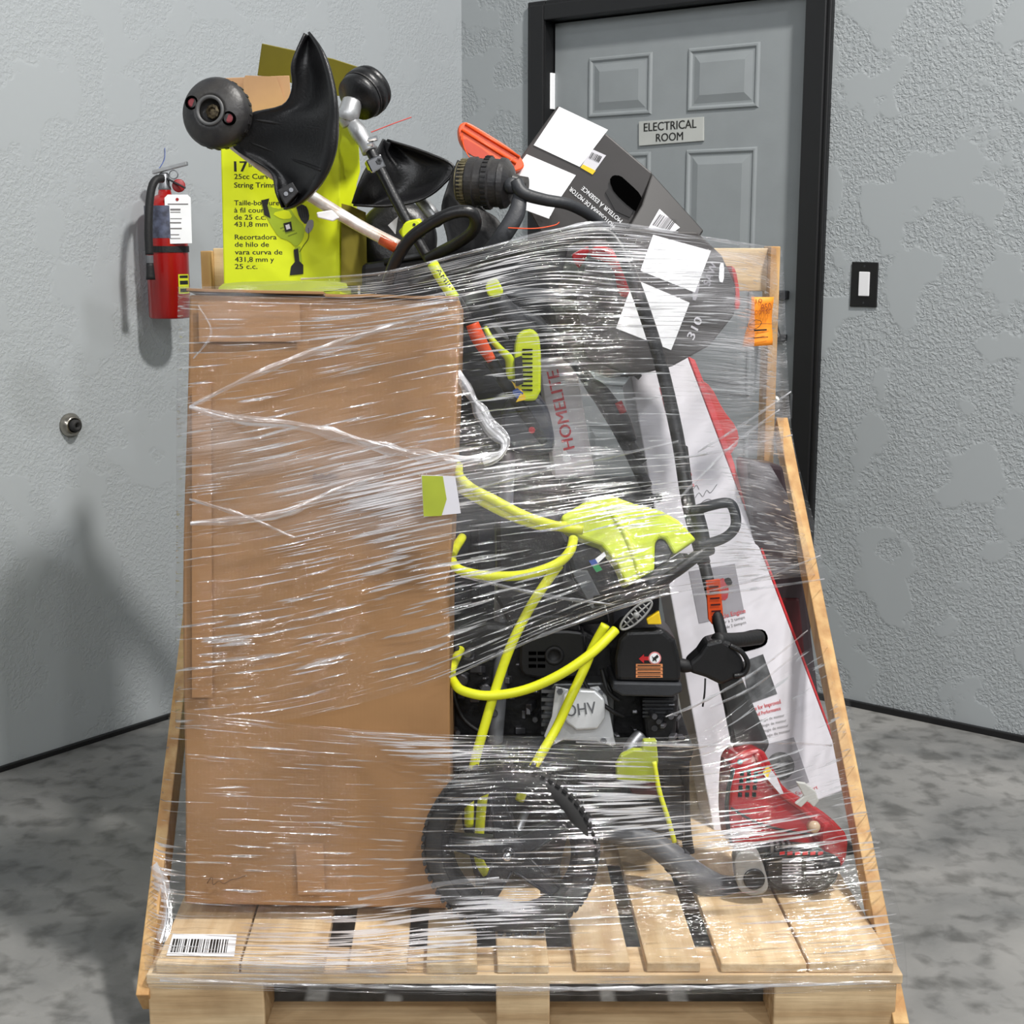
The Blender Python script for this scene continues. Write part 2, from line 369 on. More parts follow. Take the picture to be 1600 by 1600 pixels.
door = thing('door_1', 'grey six-panel door to the electrical room with black frame', 'door', CO+UR*((i0+i1)/2)); door['kind'] = 'structure'
bm = bmesh.new()
for d0, d1, e in ((0, .018, 0), (.018, .026, .012)):
    wbox(CO, UR, NR, o0+e, i0+.0, 0, zt-e, d0-.12*(d0 == 0), d1, bm); wbox(CO, UR, NR, i1, o1-e, 0, zt-e, d0-.12*(d0 == 0), d1, bm); wbox(CO, UR, NR, i0, i1, zi, zt-e, d0-.12*(d0 == 0), d1, bm)
obj('door_frame', bm, framep, door, bev=.004)
obj('door_stop', wbox(CO, UR, NR, i0, i1, zi-.012, zi, -.1, -.055), framep, door)
DD = -.03                                     # leaf face sits back from the wall
LP = PL(CO+NR*DD, NR)
leaf = obj('door_leaf', wbox(CO, UR, NR, i0+.003, i1-.003, .012, zi-.004, DD-.045, DD), doorp, door, bev=.002)
def sL(px, py): return (LP.p(px, py)-CO).dot(UR)
pa0, pa1 = sL(920, 140), sL(1019, 140); pb0, pb1 = sL(1075, 120), sL(1187, 120)
zA1 = LP.p(1187, 65).z; zA0 = LP.p(1187, 168).z; zB1 = LP.p(1184, 229).z
def dpanel(s0, s1, z0, z1):
    bm = bmesh.new(); rings = []
    for ins, h in ((0, 0), (.005, .006), (.010, .006), (.016, .0012), (.022, .0012), (.045, .008), (.047, .008)):
        q = [(s0+ins, z0+ins), (s1-ins, z0+ins), (s1-ins, z1-ins), (s0+ins, z1-ins)]
        rings.append([bm.verts.new(CO+UR*a+V((0,0,b))+NR*(DD+h)) for a, b in q])
    for A, B in zip(rings, rings[1:]):
        for k in range(4): bm.faces.new((A[k], A[(k+1) % 4], B[(k+1) % 4], B[k]))
    bm.faces.new(rings[-1]); obj('door_panel', bm, doorp, door)
for s0, s1 in ((pa0, pa1), (pb0, pb1)):
    dpanel(s0, s1, zA0, zA1); dpanel(s0, s1, zB1-.72, zB1); dpanel(s0, s1, .2, zB1-.84)
for z in (zR(852, 142), 1.05, .28):
    bm = wbox(CO, UR, NR, i0-.012, i0+.004, z-.055, z+.055, DD-.005, DD+.012)
    lathe(CO+UR*(i0-.002)+NR*(DD+.014)+V((0,0,z-.055)), (0,0,1), [(0,.007),(.11,.007)], 10, bm); obj('hinge', bm, whitep, door, bev=.001)
k = LP.p(1222, 627); lathe_bm = lathe(k, NR, [(0,.032),(.004,.032),(.008,.014),(.03,.012),(.036,.024),(.05,.029),(.062,.025),(.068,.012),(.069,0)], 28)
obj('door_knob', lathe_bm, satin, door, smooth=True)
obj('strike_plate', wbox(CO, UR, NR, i1-.004, i1+.004, k.z-.04, k.z+.03, DD-.01, .027), steelm, door)
q = LP.p(1222, 492)
bm = wbox(CO, UR, NR, (q-CO).dot(UR)-.02, (q-CO).dot(UR)+.022, q.z+.045, q.z+.07, DD, DD+.03); wbox(CO, UR, NR, (q-CO).dot(UR)-.02, (q-CO).dot(UR)+.02, q.z-.075, q.z-.055, DD, DD+.03, bm)
obj('latch_bracket', bm, dkgrey, door, bev=.003)
obj('latch_bar', tube([q+NR*.045+UR*.012+V((0,0,.062)), q+NR*.05+UR*-.002+V((0,0,.03)), q+NR*.052+UR*.004+V((0,0,-.02)), q+NR*.04+UR*.014+V((0,0,-.06))], [.004,.006,.009,.006], 8), chrome, door, smooth=True)
# sign
sg = thing('door_sign', 'small pale grey sign on the door reading ELECTRICAL ROOM', 'sign', LP.p(1047, 230))
SG = PL(CO+NR*(DD+.006), NR)
q = [(998,190),(1099,182.5),(1099,220),(998,228)]
obj('sign_plate', prism(q, SG, .006, 0), signm, sg, bev=.001)
text('ELECTRICAL', SG, (1006,205.5), (1088,199.5), ink, sg, bold=.03, hpx=13.5)
text('ROOM', SG, (1025,221.5), (1067,218.5), ink, sg, bold=.03, hpx=13)
# light switch
q = RW.p(1350, 443); sw = thing('light_switch', 'light switch with a black cover plate and white rocker on the right wall', 'light switch', q-V((0,0,.06)))
s = (q-CO).dot(UR); SWP = PL(CO+NR*.006, NR)
obj('cover_plate', prism([(1331,409),(1372,410),(1369,480),(1327.5,479)], SWP, .006), framep, sw, bev=.0015)
obj('rocker', prism([(1342,424.5),(1358.5,425),(1357,463),(1340.5,462.5)], PL(CO+NR*.011, NR), .006), mat('rocker white', (222,222,224), .35, var=.01), sw, bev=.002)
for p_ in ((1351,416),(1349,473)): obj('screw', lathe(SWP.p(*p_), NR, [(0,.003),(.001,.003),(.0012,0)], 10), dkgrey, sw)
# door stop bumper
q = LW.p(109, 664); ds = thing('wall_bumper', 'round chrome door bumper with a rubber centre on the left wall', 'door stop', q-V((0,0,.03)))
obj('bumper_ring', lathe(q, NL, [(0,.031),(.006,.031),(.012,.026),(.02,.023),(.022,.019),(.016,.017),(.01,.016)], 32), satin, ds, smooth=True)
obj('rubber_pad', lathe(q, NL, [(0,.016),(.03,.0155),(.034,.012),(.034,.007),(.024,.006),(.024,0)], 24), rubber, ds, smooth=True)
# ================================================================== fire extinguisher
EX = PL(CO+NL*.078, NL); eb = EX.p(266, 497); R = .0545
fe = thing('fire_extinguisher', 'red fire extinguisher hanging on the left wall with black hose and white tag', 'fire extinguisher', eb)
ht = EX.p(266, 308).z-eb.z
redm = mat('extinguisher red', (158,16,14), .3, var=.03, coat=.4)
obj('cylinder', lathe(eb, (0,0,1), [(0,0),(0,.05),(.004,R),(ht-.03,R),(ht-.012,.047),(ht,.032),(ht+.006,.018),(ht+.018,.016)], 40), redm, fe, smooth=True)
zz = lambda py: EX.p(266, py).z-eb.z
lb = mat('extinguisher label', (92,98,120), .4, col2=(60,62,76), vscale=60)
def wrap(z0, z1, a0, a1, r, m, name):
    bm = bmesh.new(); n = 16; rr = []
    for i in range(n+1):
        a = a0+(a1-a0)*i/n; d = V((math.cos(a), math.sin(a), 0))*r; rr.append((bm.verts.new(eb+d+V((0,0,z0))), bm.verts.new(eb+d+V((0,0,z1)))))
    for i in range(n): bm.faces.new((rr[i][0], rr[i+1][0], rr[i+1][1], rr[i][1]))
    obj(name, bm, m, fe, smooth=True)
wrap(zz(372), zz(322), math.radians(-175), math.radians(-10), R+.0006, lb, 'instruction_label')
obj('wall_strap', lathe(eb+V((0,0,zz(394))), (0,0,1), [(0,R),(0,R+.002),(.016,R+.002),(.016,R)], 40), blackm, fe, smooth=False)
HZ = PL(eb+V((.045,-.035,0)), (.55,-.83,0))
wrap(zz(458), zz(428), math.radians(-50), math.radians(-8), R+.0008, mat('hazard sticker', (214,220,40), .5), 'hazard_sticker')
for a, b in ((456, 450), (444, 438), (434, 430)): wrap(zz(a), zz(b), math.radians(-46), math.radians(-14), R+.0012, ink, 'hazard_stripe')
vt = eb+V((0,0,ht+.012))
obj('valve_body', lathe(vt, (0,0,1), [(0,.015),(.01,.017),(.018,.014),(.046,.013),(.050,.009),(.050,0)], 16), steelm, fe, smooth=True)
obj('carry_handle', box(vt+V((-.028,-.012,.046)), (.092,-.01,.022), (0,.024,0), (0,0,.010)), silver, fe, bev=.0015, label='bright metal upper lever')
obj('squeeze_lever', box(vt+V((.005,-.010,.034)), (.052,-.012,-.026), (0,.016,0), (0,0,.005)), dkgrey, fe, bev=.0015)
obj('pull_pin', tube([vt+V((.030,-.022,.044))+V((math.cos(a)*.011, 0, math.sin(a)*.011)) for a in [i*math.pi/4 for i in range(8)]], .0015, 6, 3, True), steelm, fe, smooth=True)
gq = EX.p(278, 291)+NL*.01-V((0,.02,0)); obj('gauge', lathe(gq, (.3,-1,.1), [(-.012,.009),(0,.017),(.006,.017),(.007,.014),(.007,0)], 20), mat('gauge red', (170,40,44), .4), fe, smooth=True)
hy = .02
EH = PL(EX.o+NL*.05, NL); hp = [EH.p(*p) for p in ((254,279),(244,281),(237,294),(233,325),(232,365),(233.5,398))]
obj('hose', tube(hp, .0105, 10), blackm, fe, smooth=True)
obj('hose_clip', tube([EH.p(233.5,399), EH.p(234,411)], .0098, 12, 1), mdgrey, fe)
obj('nozzle', tube([EH.p(234,410), EH.p(235,425), EH.p(235.5,437)], [.009,.0105,.012], 12, 2), blackm, fe, smooth=True)
TG = PL(EX.p(266,340)+V((.0,-.063,0)), (.12,-1,0))
tgm = obj('inspection_tag', prism([(257,309),(262,304),(293,304),(298,309),(300,380),(260,381)], TG, .0006), whitep, fe, label='white paper inspection tag')
obj('tag_eyelet', lathe(TG.p(277,311.5), TG.n, [(0,.004),(.0012,.004),(.0012,.0015)], 14), redm, fe)
for i, (y, x0, x1, h) in enumerate(((318,262,294,2),(326,266,282,3),(331,266,282,1.4),(341,266,284,1.4),(347,265,283,2.2),(356,265,284,2.2),(366,264,280,1.5),(372,264,282,1.3))):
    flat([(x0,y),(x1,y),(x1,y+h),(x0,y+h)], TG, greyink, tgm, 'tag_print', .0002, th=.0002)
obj('tie_cord', tube([EX.p(252,268)+NL*-.02, LW.p(253,250,.01), LW.p(256,231,.004)], .0009, 5, 4), bluem, fe)
obj('hook', box(LW.p(256,234,0)+V((-.012,0,-.02)), UL*.024, NL*.006, (0,0,.05)), doorp, fe, bev=.001)

# ================================================================== pallet with its frame
PX0, PX1, PYF, PYB, PZ = -.598, .640, 2.222, 3.26, .14
pal = thing('wooden_pallet', 'pale pine pallet with slatted deck, tall back rail and two sloping side struts', 'pallet', (0.02, PYF, 0))
def onf(px): return S(px, 1505, PYF).x
fr = [(243,373),(376,506),(545,636),(666,746),(777,858),(900,985),(1011,1095),(1127,1261),(1264.5,1397)]
rnd = random.Random(3)
for a, b in fr:
    x0, x1 = onf(a), onf(b); e = rnd.uniform(-.004, .004); dz = rnd.uniform(-.001, .0015)
    bm = bmesh.new(); sk = -.035; ys = [PYF+e, PYF+.35, PYF+.7, PYB]; 
    for i in range(3):
        addprism(bm, [V((x0+sk*(ys[i]-PYF), ys[i], z)) for z in (.122,)]+[V((x1+sk*(ys[i]-PYF), ys[i], .122)), V((x1+sk*(ys[i]-PYF), ys[i], PZ+dz)), V((x0+sk*(ys[i]-PYF), ys[i], PZ+dz))],
                 [V((x0+sk*(ys[i+1]-PYF), ys[i+1], .122)), V((x1+sk*(ys[i+1]-PYF), ys[i+1], .122)), V((x1+sk*(ys[i+1]-PYF), ys[i+1], PZ+dz)), V((x0+sk*(ys[i+1]-PYF), ys[i+1], PZ+dz))])
    bmesh.ops.remove_doubles(bm, verts=bm.verts, dist=1e-5)
    bmesh.ops.delete(bm, geom=[f for f in bm.faces if abs(f.normal.y) > .9 and PYF+.1 < f.calc_center_median().y < PYB-.1], context='FACES')
    obj('deck_board', bm, woody, pal, bev=.0025)
for y0 in (PYF-.004, PYF+.46, PYB-.1): obj('cross_board', bx(PX0-.012, PX1+.012, y0, y0+.098, .104, .1215), woodx, pal, bev=.002)
for y0 in (PYF-.002, PYF+.46, PYB-.1):
    for a, b in ((232,413),(775,859),(1209,1400)):
        obj('block', bx(S(a,1560,PYF).x, S(b,1560,PYF).x, y0, y0+.1, .018, .1038), woodb, pal, bev=.003)
    obj('bottom_board', bx(PX0+.0, PX1, y0+.0, y0+.098, 0, .0178), woodb, pal, bev=.002)
for a, b in ((232,413),(775,859),(1209,1400)): pass
# struts: thin boards on edge, sloping from the front corners to the back posts
def strut(A, B, thick, wide):
    A, B = V(A), V(B); t = (B-A).normalized(); x = V((1,0,0)); n = t.cross(x).normalized()
    if n.y < 0: n = -n
    return box(A-x*thick/2, x*thick, B-A, n*wide)
obj('side_strut', strut(S(1409,1600,2.205), S(1222,652,3.27), .026, .05), woodz, pal, bev=.002)
rx = S(1208, 500, 3.27).x; lx = S(322, 420, 3.27).x; zt_ = S(1208, 385, 3.27).z
obj('back_post', bx(rx-.011, rx+.011, 3.268, 3.36, .0, zt_), woodz, pal, bev=.002)
obj('back_post', bx(lx-.011, lx+.011, 3.268, 3.36, .0, zt_-.01), woodz, pal, bev=.002)
obj('side_strut', strut(S(222,1555,2.21), (lx, 3.262, .92), .022, .06), woodz, pal, bev=.002)
obj('tie_board', bx(lx-.012, -.5, 3.361, 3.381, .02, .12), woodx, pal, bev=.002)
obj('back_rail', bx(lx+.011, rx-.011, 3.30, 3.32, zt_-.1, zt_-.004), woodx, pal, bev=.002)
obj('back_rail', bx(lx+.011, rx-.011, 3.30, 3.32, .55, .65), woodx, pal, bev=.002)
DK = PL((0,0,PZ+.0016), (0,0,1))
flat([(270,1460),(370,1461),(366,1495),(260,1494)], DK, whitep, pal, 'barcode_label', label='white barcode sticker')
barcode(DK, (266,1489), (355,1490), (271,1468), ink, pal, 26, .0015)

# ================================================================== tall brown box
Wb = V((.0225,.13,1.063)); up = Wb.normalized(); ub = V((1,0.0,-.02)).normalized(); nb = ub.cross(up).normalized()   # nb points to viewer?
if nb.y > 0: nb = -nb
B0 = V((-.582, 2.375, .172)); BW, BHt, BD = .4665, 1.069, .215
bb = thing('cardboard_box', 'tall plain brown cardboard box standing on the left half of the pallet', 'box', B0+V((.23,.1,-.03)))
bm = box(B0, ub*BW, up*BHt, -nb*BD); bmesh.ops.subdivide_edges(bm, edges=bm.edges[:], cuts=9, use_grid_fill=True)
for v in bm.verts:
    r = v.co-B0; a, b_, c_ = r.dot(ub)/BW, r.dot(up)/BHt, -r.dot(nb)/BD
    edge = min(min(a, 1-a)*6, 1)*min(min(b_, 1-b_)*8, 1)
    v.co += nb*(.004*edge*(noise.noise(v.co*5))+ .003*edge) if c_ < .01 else V((0,0,0))
    v.co += ub*(.004*math.sin(b_*7+1))*(1 if a > .99 or a < .01 else .3)
obj('box_body', bm, cardm, bb, smooth=False, bev=.004)
BP = PL(B0+nb*.0075, nb)
bt = B0+up*BHt
for a, b, e in ((0, .505, .004), (.51, 1.0, .0)):      # two closed top flaps with a ragged front lip
    bm = box(bt+ub*(BW*a)+nb*.006+up*(.001+e), ub*(BW*(b-a)), up*.005, -nb*(BD*.98)); bmesh.ops.subdivide_edges(bm, edges=bm.edges[:], cuts=5, use_grid_fill=True)
    for v in bm.verts: v.co += up*(.002*noise.noise(v.co*22))
    obj('top_flap', bm, cardm, bb, bev=.0015)
flat([(310,472),(468,472),(470,534),(311,534)], BP, cardtape, bb, 'tape_strip', .0002)
flat([(462,1320),(505,1318),(508,1398),(466,1398)], BP, cardtape, bb, 'tape_strip', .0002)
flat([(300,600),(330,600),(332,1090),(300,1090)], BP, cardtape, bb, 'tape_strip', .0001)
scribble(BP, [(324,1380),(331,1370),(333,1382),(342,1376),(350,1380),(362,1374),(372,1372),(386,1367)], mat('faded ink', (110,82,58), .8), bb, .0009, .0005)
flat([(489,741),(493,739),(497,743),(503,740),(509,743),(516,740),(527,741),(527,747),(489,748)], BP, mat('faded print', (120,86,60), .7), bb, 'faint_print', .0003)
# lime and white sticker at its right edge
stk = thing('shipping_sticker', 'lime and white sticker on the film at the brown box edge', 'sticker', S(688,808,2.40))
SK = plane(688, 775, 2.415, -.1, .1)
obj('sticker_paper', prism([(658,742),(711,744),(720,802),(662,808)], SK, .0006), carton, stk)
flat([(659,743),(692,744),(698,780),(690,806),(662,807)], SK, limeold, stk, 'printed_area', .0002)

# ================================================================== lime trimmer carton
yb = thing('trimmer_carton', 'bright lime string trimmer carton with black text standing open behind the brown box', 'box', S(438, 1200, 2.97))
YB = PL(S(438,350,2.95), (.02,-1,0)); ym = YB
f = [(345,212),(528,180),(531,470),(533,640),(344,640)]
f = [(344,210),(345,640),(533,640),(530,186)]
fr3 = [YB.p(x, y) for x, y in f]
bm = bmesh.new(); zlow = .1405
fr3[1].z = zlow; fr3[2].z = zlow
addprism(bm, fr3, [p+V((.012,.2,0)) for p in fr3]); obj('carton_body', bm, limebox, yb, bev=.003)
SD = PL(YB.p(530,300), (.75,-.66,0))
obj('side_panel', prism([(529,182),(560,212),(563,268),(546,330),(549,460),(531,460)], SD, .003), limebox, yb, bev=.001)
flat([(532,318),(547,322),(570,332),(572,446),(531,446)], PL(YB.p(532,300)+V((.002,-.002,0)), (.62,-.78,0)), olive, yb, 'painted_side_shade', .004, label='lime side panel darkened to olive as painted shade')  # shaded lower part of the lime side, painted on in olive
obj('back_flap', prism([(351,122),(452,118),(456,176),(455,235),(352,235)], plane(400,150,3.0,.05,-.1), .003), tan, yb, bev=.001, label='raised tan inside flap')
obj('side_flap', prism([(380,124),(384,118),(432,120),(450,170),(382,176)], plane(400,150,2.985,.3,-.2), .003), tan, yb, label='tan inside flap')
obj('open_flap', prism([(409,68),(456,78),(520,92),(582,112),(588,150),(520,150),(430,122),(402,118)], plane(480,110,3.04,-.1,-.3), .003), olive, yb, bev=.001, label='lime outer flap standing up, shade painted as olive')
TX = PL(YB.p(438,350)+YB.n*.0001, YB.n)
for body, x0, x1, y, h, b_ in (('17', 366,386,268,17,.05), ('IN.', 389,401,261,7,.03), ('25cc Curved', 366,432,279.5,8.2,.03), ('String Trimmer', 366,446,293,8.4,.03),
        ('Taille-bordure', 366,436,320.5,8,.025), ('à fil courbé', 366,425,332,8,.025), ('de 25 c.c.', 366,415,343,8,.025), ('431,8 mm', 366,418,354,8,.025),
        ('Recortadora', 367,432,374,8,.025), ('de hilo de', 367,420,385.5,8,.025), ('vara curva de', 367,441,397.5,8,.025), ('431,8 mm y', 367,428,409,8,.025), ('25 c.c.', 367,402,420,8,.025)):
    text(body, TX, (x0, y), (x1, y), ink, yb, bold=b_, hpx=h, off=.00015)
pg = mat('print lime shade', (176,200,40), .5); pd = mat('print lime dark', (130,150,30), .5)
flat([(410,313),(430,327),(452,323),(463,341),(477,354),(474,374),(463,387),(452,376),(436,371),(422,349),(415,335)], TX, pg, yb, 'printed_picture', .0004, 1)
for a, b in ((438,356),(442,360),(446,364),(450,368)): flat([(a,b),(a+14,b-5),(a+14.5,b-3.5),(a+.5,b+1.5)], TX, pd, yb, 'printed_picture', .0008)
flat([(424,333),(450,327),(458,341),(440,343)], TX, limebox, yb, 'printed_picture', .0008, 1)
flat([(408,313),(421,310),(418,321),(423,341),(413,336),(411,324)], TX, ink, yb, 'printed_picture', .001)
flat([(462,320),(473,319),(481,325),(484,340),(478,352),(468,341)], TX, dkgrey, yb, 'printed_picture', .0008, 1)
for i in range(4): flat([(466+i*3.6,322),(467.6+i*3.6,322),(470.6+i*3.4,340),(469+i*3.4,340)], TX, ink, yb, 'printed_picture', .0014, th=.0002)
flat([(481,344),(490,343),(490,356),(482,366),(476,360)], TX, greyc, yb, 'printed_picture', .001, 1)
flat([(443,349),(455,346),(457,360),(446,363)], TX, ink, yb, 'printed_picture', .0012); flat([(446,352),(452,350),(454,357),(448,359)], TX, carton, yb, 'printed_picture', .0016)
flat([(461,386),(469,385),(472,410),(464,412)], TX, pg, yb, 'printed_picture', .0008)
flat([(459,390),(466,388),(468,408),(474,414),(474,428),(453,430),(455,416),(461,409)], TX, ink, yb, 'printed_picture', .001)
scribble(TX, [(482,356),(482,372),(474,384),(468,394)], ink, yb, .0007, .001, 'printed_picture')

# bits in front of the carton behind the box top: printed inner leaflet
lf = recenter(obj('leaflet', prism([(340,450),(352,441),(470,438),(540,440),(545,452),(430,462),(342,462)], plane(450,440,2.86,0,.25), .006, sm=1), limeold, None)); tag(lf, 'creased lime leaflet lying flat between the carton and the brown box top', 'leaflet')

# ================================================================== string trimmers on top
# -- trimmer with the big black guard (left)
t1 = thing('string_trimmer', 'string trimmer with dusty black head and large upright black guard, leftmost on the load', 'trimmer', S(400, 320, 2.74), 'string trimmers piled on top')
hc = S(336, 176, 2.70); ax = (-.22, -1, .10); rr = .0635
obj('spool_head', lathe(hc, ax, [(-.055,.022),(-.05,.045),(-.035,.052),(-.03,.060),(-.012,rr),(0,rr),(.010,.058),(.018,.044),(.022,.034),(.0225,.026),(.012,.023),(.004,.020),(.004,0)], 48), dusty, t1, smooth=True)
hx, hyv, hz = frame(ax)
obj('spool_nut', lathe(hc+hz*.004, ax, [(0,.014),(.008,.013),(.010,.008),(.004,.007),(.004,0)], 8), mat('worn metal', (120,108,84), .5, .6, col2=(60,50,40), vscale=200), t1)
for a in (math.radians(-22), math.radians(158)):
    e = hc+hz*.0188+(hx*math.cos(a)+hyv*math.sin(a))*.0385
    obj('spool_eyelet', lathe(e, ax, [(-.012,.011),(.0035,.0125),(.0035,.009),(-.002,.008),(-.002,0)], 18), hole, t1, smooth=True)
    obj('eyelet_liner', lathe(e+hz*.0015, ax, [(0,.008),(.001,.006),(.001,0)], 12), mat('liner red', (140,60,66), .4), t1)
obj('hub_ring', lathe(hc+hz*.021, ax, [(0,.021),(0,.0275),(.004,.027),(.004,.022),(0,.021)], 32, cap=False), mat('worn hub', (92,92,92), .5), t1, smooth=True)
bm = bmesh.new()
for i in range(24):
    a = 2*math.pi*i/24; d = hx*math.cos(a)+hyv*math.sin(a); tt = hz.cross(d)
    box(hc+d*(rr-.003)-tt*.003-hz*.02, d*.0038, tt*.006, hz*.012, bm)
obj('grip_ribs', bm, dusty, t1)
A = cr([V(p) for p in T([(476,52,2.70),(462,82,2.69),(455,105,2.69),(456,138,2.70),(440,165,2.71),(388,178,2.72),(362,205,2.73),(366,232,2.74),(398,252,2.73),(424,270,2.72),(431,300,2.71),(441,324,2.71)])], 4)
Bc = cr([V(p) for p in T([(482,50,2.68),(497,70,2.655),(508,92,2.64),(517,122,2.63),(523,155,2.62),(525,190,2.62),(523,225,2.62),(515,255,2.625),(502,281,2.635),(484,303,2.65),(462,320,2.67),(443,326,2.69)])], 4)
g1 = obj('debris_guard', loft(A, Bc, 10, (0,.035,0)), black, t1, smooth=True, solid=.004)
L2 = [p+V((0,.030,0)) for p in Bc]; obj('guard_rim', loft(Bc, L2, 2), black, t1, smooth=True, solid=.004)
for a, b in (((392,186,2.725),(520,203,2.63)), ((390,222,2.735),(502,266,2.64))):
    p, q = S(*a), S(*b); m_ = (p+q)/2+V((0,.028,0)); obj('guard_rib', tube([p, m_, q], .0032, 6), blackm, t1, smooth=True)
obj('guard_bracket', prism([(433,297),(457,284),(467,300),(446,322)], plane(450,300,2.66,.1,.1), .03), blackm, t1, bev=.002)
bm = bmesh.new()
for c in ((447,303),(455,297)): lathe(plane(450,300,2.66,.1,.1).p(*c), (.1,-1,.1), [(-.002,.004),(.002,.004),(.002,0)], 10, bm)
obj('bolt', bm, steelm, t1)
obj('shaft', tube(T([(352,215,2.78),(420,266,2.76),(480,303,2.75),(560,352,2.74),(622,384,2.73)]), .0115, 14), mat('pale worn metal shaft', (228,226,222), .3, .3, col2=(182,158,140), vscale=30), t1, smooth=True, label='pale metal shaft')
obj('shaft_tip', tube(T([(596,372,2.735),(621,386,2.73)]), .0125, 12, 1), mat('rusty orange', (190,80,40), .5), t1, smooth=True)
obj('lever_arm', prism([(494,332),(518,328),(530,340),(520,346),(496,340)], plane(510,335,2.72), .01), whitep, t1, bev=.002)
# -- centre trimmer: spool, silver gear head, black shaft
t2 = thing('string_trimmer', 'string trimmer with glossy black spool, silver gear head and lime collar at top centre', 'trimmer', S(640, 360, 2.86), 'string trimmers piled on top')
c2 = S(556, 156, 2.90); ax2 = V((.50, .62, .48)).normalized()
obj('spool_head', lathe(c2, ax2, [(-.01,.018),(0,.030),(.003,.044),(.016,.047),(.020,.044),(.023,.049),(.040,.049),(.042,.044),(.046,.0475),(.055,.045),(.062,.03),(.064,0)], 44), black, t2, smooth=True)
obj('spool_band', lathe(c2+ax2*.019, ax2, [(0,.0475),(.0035,.0475)], 44), dusty, t2)
gh = S(543, 183, 2.88)
obj('gear_head', tube([c2-ax2*.012, gh+V((0.002,0,.006)), gh, S(548,196,2.88)], [.020,.0215,.021,.016], 18), silver, t2, smooth=True)
obj('gear_neck', tube(T([(548,190,2.88),(560,206,2.87),(570,222,2.865),(578,236,2.86)]), [.013,.0165,.0145,.0165], 16), silver, t2, smooth=True)
bm = bmesh.new()
for p in ((585,217,2.85),(578,226,2.85)): lathe(S(*p), (1,-.4,.2), [(-.012,.005),(.006,.005),(.006,0)], 8, bm)
obj('bolt', bm, chrome, t2)
obj('shaft', tube(T([(576,230,2.862),(597,270,2.855),(620,315,2.845),(664,395,2.83),(700,450,2.82)]), .0104, 14, 3), black, t2, smooth=True)
CL = plane(589,256,2.845,.2,.1)
obj('shaft_clamp', prism([(571,251),(595,240),(604,260),(581,271)], CL, .03), chrome, t2, bev=.003)
obj('clamp_bolt', lathe(CL.p(592,252), CL.n, [(0,.0065),(.005,.006),(.005,.003),(.002,.003),(.002,0)], 6), dkgrey, t2)
A = cr([V(p) for p in T([(599,217,2.92),(586,240,2.91),(572,262,2.90),(560,288,2.89),(550,318,2.89)])], 6)
Bc = cr([V(p) for p in T([(612,222,2.94),(665,240,2.92),(708,262,2.91),(672,306,2.91),(600,322,2.90)])], 6)
obj('debris_guard', loft(A, Bc, 10, (0,.05,0)), black, t2, smooth=True, solid=.003)
obj('guard_rim', tube([a for a in cr([V(p) for p in T([(605,219,2.93),(665,238,2.92),(709,261,2.91),(690,290,2.91),(655,313,2.91),(605,322,2.90),(552,320,2.89)])], 5)], .003, 6, 1), black, t2, smooth=True)
obj('shaft_collar', tube(T([(640,352,2.835),(652,372,2.83)]), [.025,.022], 18, 1), lime, t2, smooth=False, bev=.002)
obj('collar_tab', prism([(629,352),(636,345),(652,342),(660,350),(661,362),(650,370),(632,376),(626,366)], plane(645,358,2.81), .02, sm=1), lime, t2, bev=.003)
obj('collar_hole', lathe(plane(645,358,2.81).p(647,351), (0,-1,0), [(0,.003),(.0008,.003),(.0008,0)], 12), ink, t2)
obj('cutting_line', tube(T([(580,206,2.86),(584,205,2.86),(615,193,2.86),(643,183,2.86)]), .0011, 5), mat('red line', (226,80,70), .5), t2)
# loop handle (front, shiny black)
obj('loop_handle', tube(T([(606,442,2.74),(618,408,2.73),(640,374,2.72),(672,350,2.71),(706,333,2.70),(733,331,2.70),(743,344,2.71),(738,362,2.73),(714,380,2.76),(690,393,2.79),(668,405,2.81)]), .0115, 14), black, t2, smooth=True)
# -- right trimmer lying with the dusty spool side on
t3 = thing('string_trimmer', 'string trimmer lying on its side with a dirty ribbed spool beside the orange guard', 'trimmer', S(760, 390, 2.85), 'string trimmers piled on top')
c3 = S(728, 284, 2.86); ax3 = V((.96,-.24,-.05)).normalized()
prof = [(0,.020),(.001,.040),(.018,.0415),(.020,.047),(.034,.0485),(.036,.045),(.050,.045),(.052,.0495),(.064,.050),(.067,.046),(.082,.0455),(.084,.049),(.094,.047),(.104,.034),(.108,.02),(.118,.016),(.135,.014),(.135,0)]
obj('spool_head', lathe(c3-ax3*.012, ax3, prof, 40), dusty, t3, smooth=False)
obj('spool_cap', lathe(c3-ax3*.010, ax3, [(-.004,0),(-.004,.038),(.014,.0425),(.016,.040)], 30), mat('yellowed plastic', (128,120,90), .6, col2=(74,68,52), vscale=60), t3)
bm = bmesh.new(); x3, y3, _ = frame(ax3)
for i in range(36):
    a = 2*math.pi*i/36; d = x3*math.cos(a)+y3*math.sin(a); tt = ax3.cross(d); box(c3-ax3*.008+d*.0410-tt*.0013, d*.003, tt*.0026, ax3*.013, bm)
obj('cap_ribs', bm, MATS['yellowed plastic'], t3)
bm = bmesh.new()
for i in range(30):
    a = 2*math.pi*i/30; d = x3*math.cos(a)+y3*math.sin(a); tt = ax3.cross(d); box(c3+ax3*.041+d*.0485-tt*.002, d*.003, tt*.004, ax3*.010, bm)
obj('spool_teeth', bm, blackm, t3)
obj('pivot_knob', lathe(S(800,290,2.80), (.3,-1,.1), [(-.03,.014),(0,.016),(.008,.014),(.010,0)], 16), dkgrey, t3, smooth=True)
